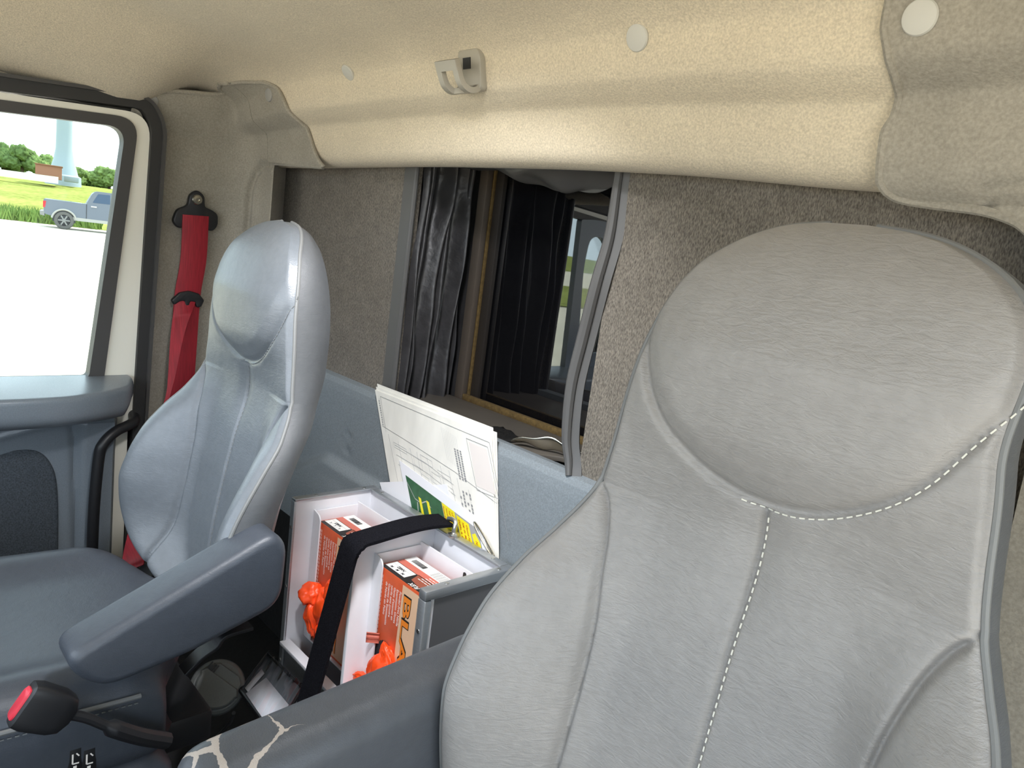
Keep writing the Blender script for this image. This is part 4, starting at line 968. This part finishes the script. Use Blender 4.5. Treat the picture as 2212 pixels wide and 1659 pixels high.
for k in range(4):
    p = cc+dx*(.44+.09*k)*r0+dy*.34*r0+nc*.007; mb.obox(p, dx*.0015, dy*.012, nc*.003)
mb.build('vent', M['black'], can)
p1, p2, p3, p4 = at(577, 1412, 1, .715), at(655, 1484, 1, .715), at(590, 1590, 1, .60), at(520, 1492, 1, .60)
pouch = thing('clear_pouch', 'clear plastic pouch with black binding holding a white card', 'pouch', (p1+p3)/2)
PS = Sheet(p1, p2-p1, p4-p1, flip=False)
if PS.n[2] < 0: PS.n = -PS.n
def film(u, v):
    c = (p1*(1-u)+p2*u)*(1-v)+(p4*(1-u)+p3*u)*v
    return c+PS.n*(.006+.004*mnoise.noise(Vector((u*9, v*2.5, 0)))+.006*math.exp(-v*6)*math.sin(u*40)*.5)
mb = MB().grid(film, 50, 40); o = mb.build('clear_film', M['clear'], pouch, angle=80)
def back(u, v): return (p1*(1-u)+p2*u)*(1-v)+(p4*(1-u)+p3*u)*v-PS.n*.003
mb = MB().grid(back, 4, 4); o = mb.build('back_sheet', mat('grey_pouch_back', srgb(92, 96, 100), .35), pouch); o.modifiers.new('t', 'SOLIDIFY').thickness = .001
mb = MB()
def q4(u, v, h=.002): return (p1*(1-u)+p2*u)*(1-v)+(p4*(1-u)+p3*u)*v+PS.n*h
mb.add([q4(.28, .42), q4(.95, .45), q4(.95, .98), q4(.12, .98)], [(0, 1, 2, 3)]); mb.add([q4(.10, .35, .001), q4(.20, .38, .001), q4(.14, .9, .001), q4(.04, .9, .001)], [(0, 1, 2, 3)])
o = mb.build('card', M['paper'], pouch); o.modifiers.new('t', 'SOLIDIFY').thickness = .0006
mb = MB().tube([p4, p1, p2, p3, p4], .0045, 8); pl(mb.build('binding', M['pouch_edge'], pouch), 'black edge binding')
# rocker switches low on the passenger seat
for px, m_, lab in ((158, M['red_plastic'], 'black seat switch with red tip and white symbol below the passenger seat'), (188, M['cap'], 'black seat switch with grey tip and white symbol below the passenger seat')):
    c = at(px, 1634, 0, -1.04); s_ = thing('seat_switch', lab, 'switch', c, 'seat switches')
    MB().box(c-np.array((.012, .010, .022)), c+np.array((.012, .010, .022)), .003).build('rocker', M['black'], s_)
    c2 = c+np.array((0, 0, -.030)); MB().box(c2-np.array((.012, .010, .010)), c2+np.array((.013, .010, .009)), .003).build('tip', m_, s_)
    Sg = Sheet(c+np.array((.0122, -.009, .018)), (0, .018, 0), (0, 0, -.034)); Sg.n = np.array((1., 0, 0)); mb = MB()
    Sg.line(mb, [(.30, .15), (.30, .60), (.75, .62)], .0022); Sg.line(mb, [(.55, .15), (.75, .30)], .0018); Sg.rect(mb, .35, .72, .6, .84)
    mb.build('symbol', M['ink_white'], s_, smooth=False)
pts = spline([at(215, 1650, 2, .10), at(265, 1640, 2, .12), at(305, 1622, 2, .13), at(322, 1600, 2, .11), at(330, 1590, 2, .03)], 24)
tag(MB().tube(pts, .010, 10).build('release_bar', M['black']), 'black bent release bar on the floor beside the passenger seat', 'bar')
pts = spline([at(505, 1540, 2, .2), at(497, 1560, 2, .15), at(480, 1580, 2, .08), at(460, 1600, 2, .01)], 16)
tag(MB().tube(pts, .004, 8).build('cable', M['boot_trim']), 'thin grey cable running from under the canister to the floor', 'cable')

# ------------------------------------------------------------------ outdoors, seen through the passenger window
GZ = -1.0
struct(MB().box((-400, -300, GZ-.5), (60, 300, GZ)).build('ground', M['concrete'], smooth=False))
def ground_at(px, py, z=GZ): return at(px, py, 2, z)
w0 = ground_at(135, 497); view = w0-CAM; view[2] = 0; vd = view/np.linalg.norm(view); side = np.array((vd[1], -vd[0], 0)); side = side if side@CR > 0 else -side   # side: image right
DT = np.linalg.norm(view)
def gp(d, s, z): return np.array((CAM[0], CAM[1], 0))+vd*d+side*s+np.array((0, 0, z))
# meadow rising behind the lot
def mead(u, v):
    d = DT+5.0+170*v**1.6; s = -160+300*u; return gp(d, s, GZ+.02+3.0*sstep(0, .8, v)+.10*mnoise.noise(Vector((s*.2, d*.2, 0))))
mb = MB().grid(mead, 60, 60); o = struct(mb.build('ground_meadow', M['grass'], angle=80), 'grassy rise beyond the parking lot', 'meadow'); 
mb = MB()
for i in range(4200):
    d = DT+4.9+abs(rng.randn())*3.2; s = -14+rng.rand()*16; h = .35+.5*rng.rand(); b = gp(d, s, GZ+.0); l = np.array((rng.randn()*.18, rng.randn()*.18, h)); sw_ = side*(.03+.03*rng.rand())
    mb.add([b-sw_, b+sw_, b+l*.6+sw_*.7+np.array((0, 0, .05)), b+l], [(0, 1, 2), (0, 2, 3)])
tag(mb.build('tall_grass', M['blade'], smooth=False), 'tall light green grass at the edge of the parking lot', 'grass', kind='stuff')
# pickup truck
S = 1.16
truck = thing('pickup_truck', 'grey crew-cab pickup truck on the pale lot outside the passenger window', 'pickup', gp(DT+1.0, 0, GZ))
def tw(x, z, y): return gp(DT+1.0+y, x, GZ+z)      # x forward (image right), y away from the camera
XB = -.86
prof = rounded([(XB, .62), (XB-.02, 1.28), (XB+1.92, 1.26), (XB+2.28, 1.90), (XB+4.0, 1.90), (XB+4.75, 1.32), (XB+5.9, 1.18), (XB+6.0, .60), (XB+5.6, .50), (XB+.5, .52)], [.10, .08, .04, .25, .3, .15, .2, .15, .1, .1], 6)
prof = [(x, z*S if z < 2 else z) for x, z in prof]
def body(pr, y0, y1, tuck, nm, m, par=None):
    rings = []
    for y, k in ((y0, .985), (y0+.08, 1), (y1-.08, 1), (y1, .985)):
        rings.append([tw(x, z, y+(tuck*max(0, z-1.45)*(1 if y < (y0+y1)/2 else -1))) for x, z in pr])
    mb = MB().loft(rings); return mb.build(nm, m, par or truck, angle=50)
Wd = 2.25
body(prof, 0, Wd, .30, 'body', M['truck'])
def sidepoly(pts, nm, m, y=-.012, r=.03, dep=.03):
    pr = rounded([(x, z*S) for x, z in pts], r, 5); mb = MB()
    f0 = [tw(x, z, y+.30*max(0, z-1.45)) for x, z in pr]; f1 = [tw(x, z, y+dep+.30*max(0, z-1.45)) for x, z in pr]; mb.loft([f0, f1]); return mb.build(nm, m, truck, smooth=False)
sidepoly([(XB+2.22, 1.36), (XB+2.48, 1.78), (XB+3.05, 1.80), (XB+3.05, 1.37)], 'side_window', M['truck_glass']); sidepoly([(XB+3.22, 1.37), (XB+3.22, 1.80), (XB+3.9, 1.79), (XB+4.4, 1.38)], 'side_window', M['truck_glass'])
sidepoly([(XB+1.93, .6), (XB+1.93, 1.25), (XB+1.96, 1.25), (XB+1.96, .6)], 'door_gap', M['ink'], r=.005); sidepoly([(XB+3.12, .6), (XB+3.12, 1.84), (XB+3.145, 1.84), (XB+3.145, .6)], 'door_gap', M['ink'], r=.005)
sidepoly([(XB+2.15, 1.15), (XB+2.15, 1.20), (XB+2.42, 1.20), (XB+2.42, 1.15)], 'door_handle', M['zinc'], y=-.04, r=.01); sidepoly([(XB+3.25, 1.15), (XB+3.25, 1.20), (XB+3.5, 1.20), (XB+3.5, 1.15)], 'door_handle', M['zinc'], y=-.04, r=.01)
sidepoly([(XB+.5, .45), (XB+.5, .60), (XB+5.3, .58), (XB+5.3, .45)], 'rocker_panel', M['cap_grey'], y=-.02)
mb = MB(); a = XB-.04; mb.loft([[tw(x, z*S, y) for x, z in ((a, .90), (a, 1.18), (a+.14, 1.18), (a+.10, .90))] for y in (-.02, .20)]); pl(mb.build('tail_light', M['red'], truck), 'red tail light')
mb = MB(); mb.loft([[tw(x, z*S, y) for x, z in ((a-.12, .55), (a-.14, .72), (a+.06, .74), (a+.08, .52))] for y in (-.01, Wd)]); mb.build('bumper', M['rim'], truck)
for wx in (XB+.92, XB+4.75):
    for y0, y1 in ((-.06, .24), (Wd-.24, Wd+.06)):
        c = tw(wx, .47, y0 if y0 < 1 else y1); ax = -vd if y0 < 1 else vd
        mb = MB().lathe(c, ax, [(.25, -.28), (.44, -.28), (.47, -.22), (.47, -.06), (.44, .0), (.30, .01), (.29, -.03)], 40); wl = mb.build('wheel', M['tyre'], truck)
        mb = MB().lathe(c-ax*.03, ax, [(.30, 0), (.28, .012), (.10, .02), (.02, .03)], 32)
        mb.build('rim', M['ink'], wl); mb = MB()
        for k in range(6):
            q = k/6*2*math.pi; dr = side*math.cos(q)+np.array((0, 0, 1.))*math.sin(q); tt = np.cross(ax, dr); mb.obox(c-ax*.002+dr*.15, dr*.13, tt*.035, ax*.012)
        mb.lathe(c-ax*.01, ax, [(.07, 0), (.06, .02), (.001, .024)], 16); mb.build('spokes', M['rim'], wl)
    mb = MB(); arc = [tw(wx+.56*math.cos(q), .47+.56*math.sin(q), -.03) for q in np.linspace(R(8), R(172), 24)]; mb.tube(arc, .05, 8); mb.build('wheel_arch', M['cap_grey'], truck)
    mb = MB(); mb.loft([[tw(wx+.53*math.cos(q), .47+.53*math.sin(q), y) for q in np.linspace(R(-10), R(190), 30)] for y in (-.012, .05)]); mb.build('wheel_well', M['ink'], truck)
mb = MB(); c = tw(XB+4.35, 1.42*S, -.18); mb.obox(c, side*.10, vd*.12, (0, 0, .11), .04); mb.build('wing_mirror', M['zinc'], truck)
# water tower with a flared base
DTW = DT+75
def on(px, py, d):
    r_ = _f+CR*(px-1106)/FPX-CU*(py-829.5)/FPX; return CAM+r_*d/math.hypot(r_[0], r_[1])
bt = on(137, 388, DTW); wpx = DTW/FPX*1.1
tw_ = thing('water_tower', 'pale water tower column with flared base beyond the meadow', 'water tower', bt)
mb = MB().lathe(bt-np.array((0, 0, 1.0)), (0, 0, 1), [(26*wpx, 0), (25*wpx, 1.5), (21*wpx, 20*wpx), (15*wpx, 42*wpx), (12*wpx, 60*wpx), (11.4*wpx, 90*wpx), (11.2*wpx, 300*wpx)], 48); mb.build('column', M['tower'], tw_)
mb = MB().lathe(bt+np.array((0, 0, 300*wpx)), (0, 0, 1), [(11*wpx, -.5), (40*wpx, 40*wpx), (60*wpx, 70*wpx), (55*wpx, 100*wpx), (5*wpx, 125*wpx)], 48); mb.build('tank', M['tower'], tw_)
c = on(154, 388, DTW-6); mb = MB().obox(c, side*.75*10*wpx*1.3, vd*2, (0, 0, 4*wpx), .05); tag(mb.build('utility_cabinet', M['tower']), 'pale utility cabinet at the foot of the water tower', 'cabinet')
c = on(106, 372, DTW-12); mb = MB().obox(c, side*16*wpx, vd*3, (0, 0, 9.0*wpx)).obox(c+np.array((0, 0, 9.3*wpx)), side*17*wpx, vd*3.2, (0, 0, .5*wpx)); tag(mb.build('brick_shed', M['brick'], smooth=False), 'low pale brick building beside the water tower', 'shed')
c0, c1 = on(-60, 361, DTW-17), on(126, 386, DTW-17); mb = MB().obox((c0+c1)/2-np.array((0, 0, .2)), (c1-c0)/2, vd*.5, (0, 0, 4.5*wpx)); tag(mb.build('low_wall', M['paint'], smooth=False), 'long low white wall in front of the trees', 'wall')
# trees on the skyline
def tree(px, pytop, pybase, d, m, wpx_, label, seed):
    b = on(px, pybase+8, d); top = on(px, pytop, d)[2]; H = top-b[2]; W = wpx_*d/FPX*1.1
    t = thing('tree', label, 'tree', b, 'trees on the skyline'); MB().tube([b-np.array((0, 0, 1)), b+np.array((0, 0, H*.5))], [.3, .2], 8).build('trunk', M['bark'], t); rs = np.random.RandomState(seed); mb = MB()
    for k in range(11):
        q = rs.rand()*6.28; rr = W*.42*math.sqrt(rs.rand()); h = H*(.28+.5*rs.rand())*(1-.25*rr/W)
        c = b+np.array((math.cos(q)*rr, math.sin(q)*rr, h)); rad = W*(.18+.12*rs.rand()); bm = bmesh.new(); bmesh.ops.create_icosphere(bm, subdivisions=4, radius=1)
        for v in bm.verts:
            p = v.co.normalized(); v.co = Vector(c)+p*rad*(1+.28*mnoise.noise(p*2.2+Vector((k, seed, 0)))+.22*mnoise.noise(p*6+Vector((seed, k, 0))))*1.0
            v.co.z = c[2]+(v.co.z-c[2])*min(1.3, .9*H*.28/rad)
        mb.bm(bm)
    mb.build('crown', m, t, angle=180)
tree(8, 298, 362, DTW+40, M['leaf'], 50, 'tallest dark green tree at the left of the skyline behind the white wall', 1)
tree(48, 308, 366, DTW+28, M['leaf'], 44, 'rounded green tree between the tallest tree and the brick building', 2)
tree(88, 328, 372, DTW+46, M['leaf_light'], 38, 'low light green tree behind the brick building', 3)
tree(168, 360, 394, DTW+30, M['leaf_light'], 36, 'small light green tree just beyond the utility cabinet', 4)
tree(200, 366, 400, DTW+34, M['leaf'], 40, 'small dark green tree behind the cab of the pickup', 5)
tree(236, 358, 402, DTW+26, M['leaf_light'], 46, 'rounded light green tree at the rear edge of the passenger window', 6)
# ground that only the back window mirrors: lawn island and far trees
def isl(u, v): 
    q = u*2*math.pi; return (-30+9*v*math.cos(q), -24+14*v*math.sin(q), GZ+.05)
mb = MB().grid(isl, 40, 6, closeu=True); struct(mb.build('ground_lawn', M['grass']), 'lawn island in the parking lot ahead of the cab', 'lawn')
